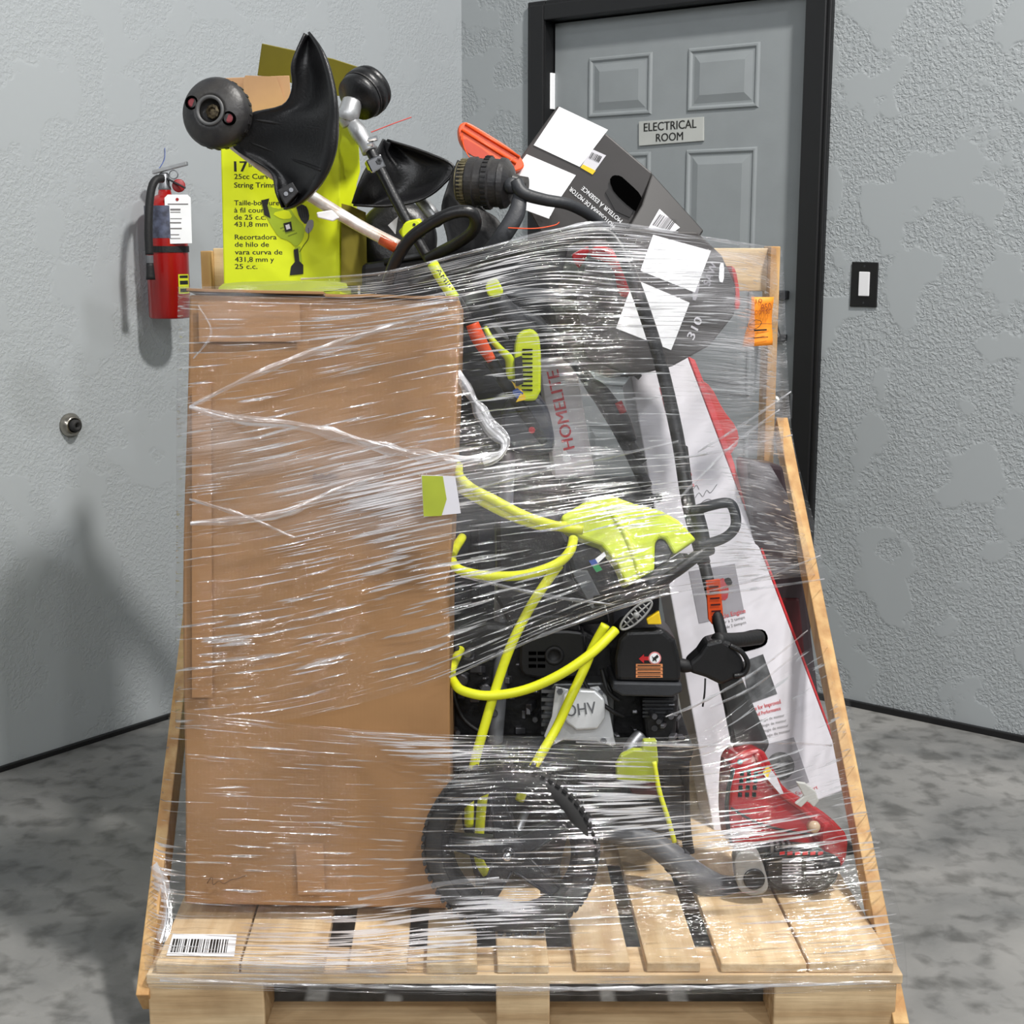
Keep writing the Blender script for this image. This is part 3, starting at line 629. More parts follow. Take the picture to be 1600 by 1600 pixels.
obj('handle_tube', tube(T([(806,285,2.80),(818,302,2.79),(850,312,2.80),(890,320,2.82),(930,342,2.86),(958,372,2.88)]), [.014,.0125,.0115,.011,.011,.011], 14), dkgrey, t3, smooth=True)
obj('curved_strap', tube(T([(813,296,2.80),(808,330,2.78),(790,362,2.77),(764,396,2.78),(742,420,2.80)]), [.012,.016,.017,.016,.014], 12, flat=.45), dkgrey, t3, smooth=True)
obj('debris_guard', loft(cr([V(p) for p in T([(716,250,2.90),(700,290,2.90),(690,330,2.88),(700,380,2.86),(690,420,2.86)])], 5), cr([V(p) for p in T([(735,262,2.93),(750,320,2.95),(780,345,2.93),(790,385,2.91),(760,420,2.88)])], 5), 8, (0,.03,0)), blackm, t3, smooth=True, solid=.003)
obj('loose_line', tube(T([(794,356,2.76),(835,357,2.75),(866,352,2.75),(874,347,2.75)]), .0012, 5), orange, t3)
obj('loose_line', tube(T([(722,208,2.98),(726,232,2.96),(744,255,2.93),(780,258,2.92),(806,246,2.95)]), .0011, 5), orange, t3)
t4 = thing('string_trimmer', 'black round trimmer housing with a silver clamp half hidden behind the loop handle', 'trimmer', S(625, 440, 3.0), 'string trimmers piled on top')
obj('round_housing', lathe(S(622,372,3.04), (.1,-1,.2), [(-.08,.05),(-.06,.078),(-.01,.082),(.006,.076),(.012,.05),(.016,0)], 40), black, t4, smooth=True)
obj('debris_guard', prism([(574,330),(600,316),(640,318),(668,332),(676,380),(660,425),(576,425),(570,380)], plane(620,370,3.06,.1), .04, sm=1), blackm, t4, bev=.006)
obj('clamp', tube(T([(656,312,2.97),(672,330,2.96),(688,350,2.95)]), [.012,.014,.011], 12), silver, t4, smooth=True)
obj('white_tag', prism([(606,352),(622,338),(618,366)], plane(612,352,2.93), .002), whitep, t4)
# orange scabbard
sc1 = thing('bar_scabbard', 'bright orange plastic saw bar cover poking up beside the black cartons', 'bar cover', S(760, 262, 3.0))
SC = plane(760, 225, 2.99, .2, .2)
obj('cover_body', prism([(716,196),(727,189),(744,197),(812,240),(822,262),(800,270),(762,250),(730,236),(718,218)], SC, .022, sm=2), orange, sc1, bev=.003)
for a, b in (((727,194),(812,246)), ((721,203),(806,256))): obj('cover_rib', tube([SC.p(*a, .002), SC.p(*b, .002)], .0028, 8, 1), orange, sc1, smooth=True)
flat([(720,212),(762,238),(770,250),(742,246),(727,236)], SC, mat('deep orange', (196,60,24), .5), sc1, 'inner_face', .001, 1)

# ================================================================== black saw cartons
ca = thing('black_carton', 'black saw carton tilted at the top with a hand slot and two blank white labels', 'box', S(930, 400, 3.05), 'black saw cartons')
A1 = plane(900, 280, 3.0, -.12, .10); A1n = A1
obj('front_face', prism([(871,165),(945,207),(1019,270),(1003,320),(935,432),(860,390),(794,272)], A1, .11), blackc, ca, bev=.003)
A2 = PL(A1.p(1019,270), (.35,-1,.55))
obj('angled_side', prism([(1019,270),(1100,360),(1075,395),(965,385),(1003,320)], A2, .05), blackc_shade, ca, bev=.003)
slot = [(952,282),(958,274),(970,275),(980,284),(990,293),(1000,303),(1006,318),(1004,328),(996,331),(985,325),(960,302)]
flat(slot, A1, hole, ca, 'hand_slot', .0045, 1)
obj('slot_flap', prism([(946,300),(951,294),(990,329),(984,340),(962,330)], PL(A1.p(960,310), A1.n), .002, .003), blackc_shade, ca)
flat([(874,167),(950,203),(906,261),(834,227)], A1, whitep, ca, 'blank_label', .0012, th=.0008)
flat([(823,241),(900,274),(872,315),(860,338),(805,298),(802,268)], A1, whitep, ca, 'blank_label', .0012, th=.0008)
flat([(816,310),(863,328),(858,342),(812,325)], PL(A1.p(840,325)+V((0,-.03,0)), A1.n), whitep, ca, 'blank_label', .0012)
flat([(925,233),(947,243),(926,272),(907,262)], A1, carton, ca, 'price_sticker', .001, label='white and yellow barcode sticker')
flat([(911,257),(931,267),(926,273),(907,262)], A1, yellowm, ca, 'sticker_band', .0016)
barcode(A1, (920,247), (936,254), (925,238), ink, ca, 12, .0024)
for body, a, b, h in (('MOTOSIERRA DE MOTOR', (962,352), (893,292), 7), ('MOTEUR À ESSENCE', (973,344), (912,291), 7)):
    text(body, A1, a, b, whitep, ca, off=.0016, bold=.02, hpx=h)
flat([(1030,327),(1062,356),(1040,372),(1012,358)], PL(A2.p(1040,350)+A2.n*.001, A2.n), carton, ca, 'barcode_label', .001)
barcode(PL(A2.p(1040,350)+A2.n*.002, A2.n), (1018,352), (1046,362), (1030,335), ink, ca, 18, .0016)
cb = thing('black_carton', 'black saw carton under the film with the number 310 and blank white labels', 'box', S(1040, 600, 3.0), 'black saw cartons')
B1 = plane(1040, 460, 2.82, .36, .12)
obj('front_face', prism([(925,372),(960,356),(1090,362),(1128,398),(1150,446),(1148,492),(1110,540),(1052,572),(990,588),(915,560),(900,470)], B1, .12), blackc, cb, bev=.004)
flat([(1020,367),(1110,392),(1085,457),(1000,423)], B1, whitep, cb, 'blank_label', .0012, th=.0008)
flat([(986,447),(1002,441),(1077,473),(1048,547),(962,513)], B1, whitep, cb, 'blank_label', .0012, th=.0008)
text('310', B1, (1083,532), (1097,500), carton, cb, off=.0016, bold=.03, hpx=13)
text('SAW', B1, (1108,448), (1120,414), greyc, cb, off=.0016, bold=.05, hpx=12)
flat([(1124,410),(1131,412),(1130,442),(1122,440)], B1, whitep, cb, 'printed_mark', .0018, 1)
flat([(1086,430),(1094,436),(1088,470),(1080,468)], B1, greyc, cb, 'printed_mark', .0014, 1)
for x, y in ((1000,378),(1004,384),(1008,390)): text('CHAIN SAW', B1, (x-8,y+8), (x+22,y-4), greyink, cb, off=.001, hpx=4)
obj('red_edge', prism([(1142,414),(1150,420),(1156,452),(1157,482),(1148,486),(1150,450)], plane(1150,450,2.88,.4), .05, sm=1), pink, cb, bev=.002)
# dark red curved top handle saw under film
cs = thing('chainsaw', 'red chainsaw with curved red front handle glimpsed through the film at top centre', 'chainsaw', S(940, 480, 2.84))
obj('front_handle', tube(T([(900,408,2.80),(925,396,2.79),(955,402,2.79),(972,425,2.79),(972,455,2.80),(965,478,2.82)]), .0155, 12), red, cs, smooth=True)
obj('motor_housing', prism([(898,400),(930,388),(962,398),(968,440),(950,470),(905,462)], plane(930,430,2.84), .08, sm=1), dkgrey, cs, bev=.006)
obj('starter_cover', prism([(915,412),(945,408),(955,432),(940,452),(915,446)], plane(930,430,2.82), .03, sm=1), mdgrey, cs, bev=.004)
obj('rear_cover', prism([(962,368),(985,372),(1000,400),(1004,424),(985,420),(970,396)], plane(980,395,2.86), .04, sm=1), orange, cs, bev=.004, label='orange rear cover')
obj('bar', prism([(880,452),(900,440),(905,462),(850,470),(780,460),(782,448)], plane(850,455,2.84), .006, sm=1), steelm, cs, bev=.001)

# ================================================================== tools in the upper middle
ta = thing('pole_pruner', 'dark pole tool with a lime sleeve and orange grip just right of the brown box', 'pole tool', S(740, 600, 2.72))
obj('lime_sleeve', tube(T([(676,412,2.70),(690,436,2.69),(710,466,2.68)]), .0105, 14, 2), lime, ta, smooth=True, label='lime sleeve')
text('AMIN', plane(690,436,2.675), (681,422), (703,455), ink, ta, off=.0, bold=.02, hpx=7)
obj('pole', tube(T([(708,462,2.69),(735,508,2.70),(790,600,2.72),(850,690,2.74)]), .012, 14, 3), black, ta, smooth=True)
obj('grip', tube(T([(738,506,2.675),(748,530,2.675),(768,563,2.68)]), [.0125,.0135,.009], 14), orange, ta, smooth=True, label='orange grip')
tb = thing('electric_blower', 'lime and dark grey handheld yard tool standing upright under the film', 'garden tool', S(830, 720, 2.75))
obj('end_cap', prism([(757,447),(766,436),(776,434),(786,452),(786,462),(764,466)], plane(770,450,2.72), .03, sm=1), lime, tb, bev=.003)
obj('tube_body', tube(T([(772,462,2.745),(795,495,2.75),(826,528,2.76)]), [.018,.024,.028], 18), dkgrey, tb, smooth=True)
MB_ = plane(825, 570, 2.715, .05)
obj('vented_cover', prism([(806,528),(815,517),(832,514),(843,524),(846,560),(845,626),(812,628),(803,585)], MB_, .05, sm=1), lime, tb, bev=.005, label='lime vented cover')
bm = bmesh.new()
for i in range(10): prism(rect(816-i*.15, 545+i*7, 832, 547.6+i*7), MB_, .001, .0016, bm=bm)
obj('vent_slot', bm, hole, tb)
obj('trigger_guard', tube(T([(758,512,2.71),(768,530,2.70),(784,548,2.70),(796,562,2.71),(798,590,2.72)]), [.005,.006,.007,.009,.010], 10), lime, tb, smooth=True, label='lime trigger guard')
obj('clear_lever', prism([(765,505),(776,506),(796,528),(794,532),(780,524)], plane(780,518,2.71), .01, sm=1), mdgrey, tb, bev=.002)
obj('brand_panel', prism([(804,560),(816,556),(818,600),(806,604)], plane(810,580,2.70,.05), .01), blackm, tb, bev=.002)
obj('motor_housing', prism([(795,620),(838,616),(858,640),(868,690),(862,712),(800,712),(778,660)], plane(830,660,2.73), .09, sm=2), mat('slate plastic', (48,52,64), .4), tb, bev=.008, label='slate motor housing')
SS = plane(808,615,2.715)
flat([(799,595),(812,620),(808,628),(822,620),(812,604)], SS, yellowm, tb, 'warning_sticker', .002)
flat([(798,612),(808,606),(818,614),(810,624)], SS, bluem, tb, 'warning_sticker', .003)
flat([(806,628),(814,614),(822,624)], SS, yellowm, tb, 'warning_sticker', .0035)
obj('red_button', lathe(plane(830,660,2.725).p(831,672), (0,-1,0), [(0,.007),(.004,.006),(.004,0)], 14), red, tb)
# grey-white carton with red name seen behind
gc = thing('pale_carton', 'pale grey carton with dark red lettering up its face behind the lime tool', 'box', S(880, 730, 2.98))
GC = plane(880, 640, 2.90, .1)
obj('carton_body', prism([(843,562),(898,560),(930,742),(868,748)], GC, .06), mat('pale shop carton', (204,200,206), .55, var=.02), gc, bev=.002)
text('HOMELITE', GC, (898,700), (872,578), mat('dull red print', (206,36,50), .5), gc, off=.001, bold=.04, hpx=19)
ws = recenter(obj('wood_scrap', prism([(861,690),(871,684),(893,718),(884,722),(874,718)], plane(877,703,2.90), .012), whitep, None, bev=.001)); tag(ws, 'small cream plastic scrap resting against the pale carton', 'scrap')
# shafts crossing behind the film
def shafttool(label, pts, r, m, hand, hm=blackm, btn=None, base=None):
    t = thing('trimmer_shaft', label, 'tool shaft', T([pts[-1]])[0], 'tool shafts crossing behind the film')
    obj('shaft', tube(T(pts), r, 12, 3), m, t, smooth=True)
    if hand: obj('throttle_grip', tube(T(hand), [.012,.019,.017,.022,.014][:len(hand)], 12), hm, t, smooth=True)
    if btn: obj('switch', tube(T(btn), .008, 8, 2), red, t, smooth=True, label='red switch')
shafttool('black trimmer shaft with throttle grip and red switch crossing diagonally behind the film', [(826,478,2.86),(880,545,2.86),(930,610,2.86),(1005,722,2.86)], .009, blackm,
          [(918,596,2.85),(935,612,2.84),(950,628,2.84),(966,655,2.84),(985,690,2.85)], blackm, [(966,628,2.82),(974,645,2.82)])
shafttool('slim grey shaft crossing above the black trimmer shaft behind the film', [(858,470,2.9),(920,520,2.9),(1000,590,2.9)], .006, mdgrey, [(925,548,2.84),(950,560,2.83),(985,578,2.84)], blackm, [(945,560,2.81),(975,574,2.81)])
shafttool('thick grey pole leaning from the brown box toward the right', [(770,470,2.82),(870,530,2.85),(960,660,2.9),(1010,760,2.93)], .013, dkgrey, None)
# dark bulk behind everything
dk = thing('equipment_case', 'large charcoal equipment case deep inside the wrapped load', 'case', S(880, 1150, 3.1))
bm = bx(-.19, .32, 3.02, 3.24, .142, .76); obj('case_body', bm, mat('charcoal case', (34,35,40), .5, col2=(58,60,66), vscale=9), dk, bev=.02, seg=3)
bm = bmesh.new()
for i in range(7): bx(-.09+i*.058, -.07+i*.058, 3.012, 3.022, .18, .73, bm)
obj('case_ribs', bm, blackm, dk, bev=.003)
obj('case_lid', bx(-.195, .325, 3.01, 3.245, .762, .80), dkgrey, dk, bev=.015, seg=3)
nb_ = thing('black_plastic_bin', 'black plastic bin behind the lime trimmer parts under the film', 'bin', S(790, 730, 3.0))
obj('bin_body', prism([(562,412),(760,385),(890,380),(900,560),(880,760),(562,760)], plane(790,600,2.97), .22), mat('near black plastic', (30,31,36), .4), nb_, bev=.012)
obj('bin_rim', tube([plane(790,600,2.965).p(x, y) for x, y in ((600,409),(680,396),(760,386),(890,381))], .006, 8, 3), dkgrey, nb_, smooth=True)
rc_ = thing('dark_red_case', 'dark maroon hard case at right behind the white carton', 'case', S(1240, 1080, 3.1))
obj('case_body', prism([(1170,720),(1225,728),(1262,930),(1290,1160),(1200,1160)], plane(1230,950,3.02,.25), .08), mat('maroon case', (58,46,50), .3), rc_, bev=.01)
obj('case_panel', prism([(1216,935),(1250,935),(1262,1060),(1230,1060)], plane(1230,950,3.015,.25), .01), dkred, rc_, bev=.005)

# ================================================================== long white carton (tapered)
wc = thing('white_carton', 'long tapered white trimmer carton with red side leaning at the right of the load', 'box', S(1220, 1300, 2.8))
WA = S(1025, 570, 3.12); WB_ = S(1115, 1310, 2.77); WC_ = S(1318, 1230, 2.84)
WN = (WB_-WA).cross(WC_-WA).normalized()
if WN.y > 0: WN = -WN
WP = PL(WA, WN)
obj('front_face', prism([(985,587),(1074,556),(1322,1212),(1316,1236),(1118,1312)], WP, .09), carton, wc, bev=.003)
obj('red_side', prism([(1075,556),(1086,562),(1118,640),(1147,722),(1163,780),(1241,986),(1326,1214),(1323,1230),(1321,1208),(1218,936)], PL(WP.p(1218,940)-WN*.002, WN), .02), redp, wc, bev=.002, label='red printed side')
obj('red_flap', prism([(1092,590),(1112,604),(1130,640),(1152,668),(1156,690),(1140,714),(1120,690)], PL(WP.p(1120,660)-WN*.01+V((0,.02,0)), (.3,-1,.1)), .01, sm=1), pink, wc, bev=.002, label='red open flap')
text('HOMELITE', WP, (1085,760), (1046,603), redp, wc, off=.0012, bold=.03, hpx=17)
def pp(x, y): return (x, y)
flat([(1076,893),(1148,881),(1163,958),(1092,974)], WP, greyc, wc, 'printed_picture', .0008)
flat([(1117,908),(1132,902),(1139,920),(1136,938),(1122,938)], WP, red, wc, 'printed_picture', .0016, 1)
flat([(1130,905),(1140,902),(1145,912),(1136,916)], WP, ink, wc, 'printed_picture', .002, 1)
text('2 Cycle Engine', WP, (1112,971), (1165,957), redp, wc, off=.0012, bold=.02, hpx=7)
text('Moteur à 2 temps', WP, (1116,978), (1164,966), greyink, wc, off=.0012, hpx=4.5)
text('Motor de 2 tiempos', WP, (1118,986), (1166,974), greyink, wc, off=.0012, hpx=4.5)
flat([(1132,1000),(1142,992),(1180,983),(1194,984),(1200,995),(1198,1006),(1188,1012),(1150,1022),(1140,1018)], WP, hole, wc, 'hand_slot', .0008, 1)
flat([(1160,1034),(1192,1022),(1214,1084),(1170,1100)], WP, mat('picture grey', (88,90,92), .5, col2=(40,42,44), vscale=40), wc, 'printed_picture', .0008)
text('Engine for Improved', WP, (1166,1114), (1220,1099), redp, wc, off=.0012, bold=.02, hpx=7)
text('Starting and Performance', WP, (1160,1125), (1220,1109), redp, wc, off=.0012, bold=.02, hpx=6)
for i in range(4): text('Technologie de moteur', WP, (1172+i*2,1132+i*8), (1226+i*3,1119+i*8), greyink, wc, off=.0012, hpx=4.5)
flat([(1186,1166),(1240,1152),(1264,1222),(1210,1242)], WP, greyc, wc, 'printed_picture', .0008)
flat(circ(1219,1197,22), WP, mat('picture dark', (54,54,56), .5, col2=(100,100,100), vscale=90), wc, 'printed_picture', .0016)
text('Easy Start', WP, (1244,1243), (1278,1232), redp, wc, off=.0012, hpx=6)
for pts in ([(1078,758),(1083,764),(1088,758),(1092,765)], [(1086,778),(1092,770),(1098,776),(1104,766),(1110,770),(1120,757)], [(1092,790),(1098,784),(1106,780),(1112,782)]):
    scribble(WP, pts, ink, wc, .0005, .001)

# ================================================================== pressure washer
pw = thing('pressure_washer', 'lime and black petrol pressure washer with knobbly black wheel filling the middle of the load', 'pressure washer', S(830, 1440, 2.45))
# handle frame
obj('push_handle', tube(T([(640,446,2.72),(720,415,2.72),(850,380,2.73),(930,364,2.75),(962,378,2.75),(990,440,2.71),(1030,560,2.70),(1058,680,2.68),(1076,790,2.64),(1100,880,2.60)]), .0125, 14), black, pw, smooth=True)
obj('frame_tube', tube(T([(795,690,2.78),(785,900,2.66),(782,1050,2.60),(772,1190,2.54),(775,1300,2.50)]), .0145, 14), mdgrey, pw, smooth=True)
obj('frame_tube', tube(T([(720,1190,2.56),(830,1195,2.56),(960,1196,2.56),(1075,1190,2.58)]), .012, 12), dkgrey, pw, smooth=True)
obj('base_plate', prism([(700,1168),(1085,1168),(1080,1190),(700,1192)], plane(890,1180,2.52), .26), blackm, pw, bev=.004)
obj('frame_foot', tube(T([(1068,1190,2.62),(1072,1300,2.66),(1086,1372,2.68)]), .011, 10), blackm, pw, smooth=True)
obj('pump_housing', prism([(716,1192),(905,1192),(896,1270),(872,1372),(742,1376),(722,1290)], plane(810,1290,2.50), .12), blackm, pw, bev=.01)
obj('rear_shroud', prism([(885,1190),(1072,1190),(1070,1318),(1010,1296),(900,1292)], plane(980,1250,2.62), .14), mat('shroud black', (24,22,26), .4), pw, bev=.008)
bm = bmesh.new()
for i in range(7): prism(rect(905+i*22, 1205, 915+i*22, 1280), plane(980,1250,2.617), .003, bm=bm)
obj('shroud_slot', bm, dkgrey, pw)
# engine
EP = plane(880, 1080, 2.60)
obj('engine_block', prism([(705,1000),(760,975),(905,980),(960,1010),(1060,1060),(1062,1165),(705,1170)], EP, .16), mat('engine black', (26,26,28), .45, bump=.6, bscale=40), pw, bev=.01)
obj('muffler', prism([(812,998),(826,986),(905,984),(916,996),(914,1052),(900,1062),(822,1060),(810,1048)], plane(865,1025,2.56), .06, sm=1), black, pw, bev=.006)
MF = plane(865,1025,2.56)
bm = bmesh.new()
for x in (826, 840): 
    for y in (1018, 1028, 1038): prism(rect(x, y, x+12, y+5), MF, .001, .002, bm=bm)
obj('muffler_slot', bm, hole, pw)
obj('muffler_outlet', lathe(MF.p(866,1024), (0,-1,0), [(0,.018),(.004,.018),(.005,.012),(.001,.011),(.001,0)], 24), blackm, pw, smooth=True)
obj('fuel_tank', prism([(800,978),(820,962),(880,960),(905,975),(908,992),(812,1000)], plane(860,980,2.57), .13, sm=1), black, pw, bev=.008)
VC = plane(905, 1120, 2.53, -.05, .12)
obj('valve_gasket_plate', prism([(868,1072),(892,1078),(935,1072),(948,1088),(962,1164),(955,1166),(932,1158),(880,1156),(858,1168),(850,1150),(862,1120)], VC, .006), mat('bright zinc', (236,238,240), .32, .45), pw, bev=.0015, label='bright metal valve cover plate')
obj('valve_cover', prism([(880,1086),(892,1076),(930,1078),(945,1092),(946,1122),(934,1140),(900,1142),(884,1130),(877,1112)], PL(VC.p(905,1110)+VC.n*.016, VC.n), .02), mat('polished aluminium', (244,246,248), .3, .35), pw, bev=.005, seg=3, label='shiny valve cover')
text('OHV', PL(VC.p(905,1110)+VC.n*.0175, VC.n), (885,1120), (932,1114), steelm, pw, 'raised_letters', .0, .02, 19)
bm = bmesh.new()
for p in ((943,1157),(862,1158),(875,1080),(938,1082)): lathe(VC.p(*p), VC.n, [(0,.006),(.006,.006),(.006,.003),(.003,.003),(.003,0)], 6, bm)
obj('bolt', bm, steelm, pw)
obj('cylinder_head', prism([(852,1090),(866,1068),(950,1066),(960,1090),(958,1160),(858,1162),(846,1130)], plane(905,1115,2.56), .05), mat('rough aluminium', (120,122,124), .45, .8), pw, bev=.004)
bm = bmesh.new()
for i in range(6): prism(rect(846, 1078+i*13, 872, 1083+i*13), plane(860,1110,2.55), .05, bm=bm)
obj('cooling_fin', bm, steelm, pw)
AF = plane(1012, 1030, 2.50, .03)
obj('air_filter_box', prism([(966,1000),(980,984),(1036,982),(1056,1000),(1064,1034),(1065,1068),(962,1066),(960,1030)], AF, .11), black, pw, bev=.010, seg=3)
obj('air_filter_base', prism([(958,1066),(1066,1068),(1066,1082),(1050,1090),(972,1088),(956,1078)], PL(AF.p(1012,1078)+AF.n*.004, AF.n), .11), dkgrey, pw, bev=.004)
obj('filter_knob', lathe(S(1014,982,2.56), (0,0,1), [(0,.016),(.006,.016),(.010,.008),(.010,0)], 16), blackm, pw, smooth=True)
flat([(998,1029),(1006,1022),(1006,1025.5),(1013,1025.5),(1013,1031.5),(1006,1031.5),(1006,1036)], AF, redp, pw, 'warning_arrow', .001)
flat(circ(1023,1028,10), AF, mat('sticker pink', (236,150,150), .5), pw, 'warning_symbol', .001)
flat(circ(1023,1028,8), AF, whitep, pw, 'warning_symbol', .0016)
flat([(1018,1024),(1021,1027),(1027,1022),(1029,1026),(1025,1029),(1026,1034),(1023,1031),(1019,1033),(1020,1029)], AF, ink, pw, 'warning_symbol', .0024)
for i in range(4):
    flat([(993.5,1037+i*5.6),(1035,1037+i*5.6),(1035.5,1041.6+i*5.6),(993.5,1041.6+i*5.6)], AF, mat('sticker orange', (232,150,96), .5), pw, 'warning_print', .001)
    flat([(996,1038.5+i*5.6),(1032,1038.5+i*5.6),(1032,1040+i*5.6),(996,1040+i*5.6)], AF, ink, pw, 'warning_print', .0018, th=.0002)
obj('intake_box', prism([(1002,1090),(1060,1090),(1056,1150),(1046,1160),(1010,1158)], plane(1030,1120,2.54), .09), blackm, pw, bev=.006)
bm = bmesh.new()
for i in range(5): prism(rect(1004, 1094+i*6, 1052, 1097+i*6), plane(1030,1120,2.537), .004, bm=bm)
obj('intake_louvre', bm, dkgrey, pw)
rnd = random.Random(11); em = mat('engine metal', (104,104,108), .4, .8); em2 = mat('dark engine casting', (56,56,60), .45, .4)
for i in range(40):
    if i < 26: x, y = rnd.uniform(710, 840), rnd.uniform(1020, 1150); w, h = rnd.uniform(6, 20), rnd.uniform(3, 14); Y = rnd.uniform(2.55, 2.6)
    else: x, y = rnd.uniform(960, 1060), rnd.uniform(1095, 1160); w, h = rnd.uniform(4, 14), rnd.uniform(3, 8); Y = rnd.uniform(2.5, 2.56)
    if i % 3: obj('engine_fitting', prism(rect(x, y, x+w, y+h), plane(x, y, Y, rnd.uniform(-.4,.4), rnd.uniform(-.2,.5)), .03), em if i % 4 else em2, pw, bev=.002)
    else:
        r_ = w*.0006; obj('engine_bolt', lathe(S(x, y, Y), (rnd.uniform(-.3,.3),-1,.1), [(-.03,r_),(0,r_),(.003,r_*.8),(.003,0)], 12), em, pw)
for pts in ([(905,1050,2.54),(925,1085,2.53),(955,1110,2.52),(975,1120,2.53)], [(940,1045,2.54),(950,1080,2.52),(968,1095,2.52)], [(715,1010,2.58),(705,1060,2.57),(722,1120,2.56),(760,1150,2.55)]):
    obj('fuel_line', tube(T(pts), .004, 8), blackm, pw, smooth=True)
obj('pump_outlet', tube(T([(1000,1150,2.52),(985,1168,2.50),(980,1185,2.49)]), [.014,.012,.010], 12), steelm, pw, smooth=True)
# top panel
LPn = plane(985, 840, 2.50, .05, .35)
obj('top_cover', prism([(877,806),(912,785),(949,771),(990,786),(1032,797),(1060,812),(1089,843),(1054,867),(1040,842),(1030,840),(1024,848),(1023,892),(979,915),(964,880),(940,852),(905,840),(880,822)], LPn, .07), lime, pw, bev=.006, seg=3, label='lime top cover')
obj('cover_ridge', tube([LPn.p(x, y, -.002) for x, y in ((950,790),(975,830),(992,870),(1000,897))], .007, 10), lime, pw, smooth=True)
obj('cover_notch', prism([(1022,892),(1023,852),(1030,841),(1042,845),(1054,868)], LPn, .05, -.006, 1), black, pw, bev=.004)
obj('top_tray', prism([(882,848),(905,842),(940,856),(978,915),(1058,872),(1076,862),(1082,884),(1040,918),(985,948),(930,950),(896,905)], plane(980,900,2.53,0,.2), .08), black, pw, bev=.008)
obj('foam_grip', tube(T([(1008,915,2.48),(1040,896,2.49),(1070,876,2.50)]), .0165, 14, 3), dkgrey, pw, smooth=True)
obj('grip_bar', tube(T([(930,940,2.50),(985,930,2.48),(1045,900,2.48),(1090,868,2.50),(1110,858,2.52)]), .011, 12), black, pw, smooth=True)
obj('hose_hook', tube([V(p) for p in T([(1080,800,2.56),(1110,790,2.55),(1138,786,2.55),(1148,800,2.55),(1149,822,2.55),(1136,838,2.55),(1112,848,2.55),(1090,852,2.55)])], .0095, 12), dkgrey, pw, smooth=True)
obj('hook_mount', tube(T([(1086,795,2.57),(1096,830,2.56),(1102,868,2.55)]), .013, 12), dkgrey, pw, smooth=True)
obj('control_box', prism([(772,815),(870,812),(888,850),(880,935),(775,940)], plane(825,870,2.62), .12), black, pw, bev=.012)
obj('support_panel', prism([(770,930),(880,915),(945,948),(955,975),(800,985)], plane(860,950,2.60), .1), blackm, pw, bev=.008)
obj('throttle_link', prism([(893,893),(918,892),(945,945),(925,952)], plane(920,920,2.50), .01), mdgrey, pw, bev=.002)
CB = plane(925,882,2.49)
for p, m_ in (([(920,876),(930,873),(935,881),(925,884)], bluem), ([(925,884),(935,881),(941,890),(932,894)], greenm), ([(930,873),(944,862),(947,868),(934,880)], whitep)): flat(p, CB, m_, pw, 'cable_tag', .001)
bm = tube([plane(993,962,2.46).p(x, y) for x, y in circ(994,961,30,20,8)], .0018, 6, 1, True)
bm.free()
OV = plane(993,962,2.455)
def rot(x, y, cx, cy, a): 
    c, s_ = math.cos(a), math.sin(a); return (cx+(x-cx)*c-(y-cy)*s_, cy+(x-cx)*s_+(y-cy)*c)
an = math.radians(-42)
bm = tube([OV.p(*rot(x, y, 994, 961, an)) for x, y in circ(994,961,32,24,10)], .0022, 6, 1, True)
tube([OV.p(*rot(x, y, 994, 961, an)) for x, y in ((962,961),(1026,961))], .0016, 6, 1, bm=bm)
for d in (-20,-12,-4,4,12,20):
    hgt = 10*math.sqrt(1-(d/32)**2); tube([OV.p(*rot(994+d, 961-hgt, 994, 961, an)), OV.p(*rot(994+d, 961+hgt, 994, 961, an))], .0014, 6, 1, bm=bm)
lathe(OV.p(994,961,.002), (0,-1,0), [(-.004,.006),(.003,.005),(.003,0)], 12, bm)
obj('recoil_grille', bm, mat('pale grey plastic', (150,150,148), .4), pw, smooth=True, label='pale oval grille')
obj('fuel_valve', prism([(1010,968),(1030,955),(1034,976),(1012,976)], plane(1020,968,2.48), .012), yellowm, pw, bev=.002, label='yellow valve tag')
# wheel
wh = V((S(798,1312,2.335).x, 2.335, PZ+.1545)); wa = V((-.16,-1,.02)).normalized(); wx, wy, wz = frame(wa); TR = .152
tire = obj('tyre', lathe(wh, wa, [(.020,.118),(.024,.122),(.026,.130),(.024,.142),(.016,.149),(0,.1505),(-.016,.149),(-.024,.142),(-.026,.130),(-.024,.120),(-.010,.1175),(.012,.1175),(.020,.118)], 72, cap=False), rubber, pw, smooth=True)
bm = bmesh.new()
for i in range(64):
    a = 2*math.pi*i/64
    for side in (1, -1):
        a2 = a+(0 if side > 0 else math.pi/64); d = wx*math.cos(a2)+wy*math.sin(a2); t_ = wz.cross(d)
        box(wh+d*.1475-t_*.0042+wz*(side*.0135-.009), t_*.0084, d*.0058, wz*.018, bm)
obj('tread_lugs', bm, rubber, tire, bev=.0008, seg=1)
rim = obj('rim', lathe(wh, wa, [(-.012,.104),(-.012,.121),(.019,.121),(.021,.118),(.016,.112),(.010,.106),(-.006,.104),(-.012,.104)], 64, cap=False), blackm, pw, smooth=True)
spk = mat('wheel plastic', (38,38,41), .42, bump=.2, bscale=150)
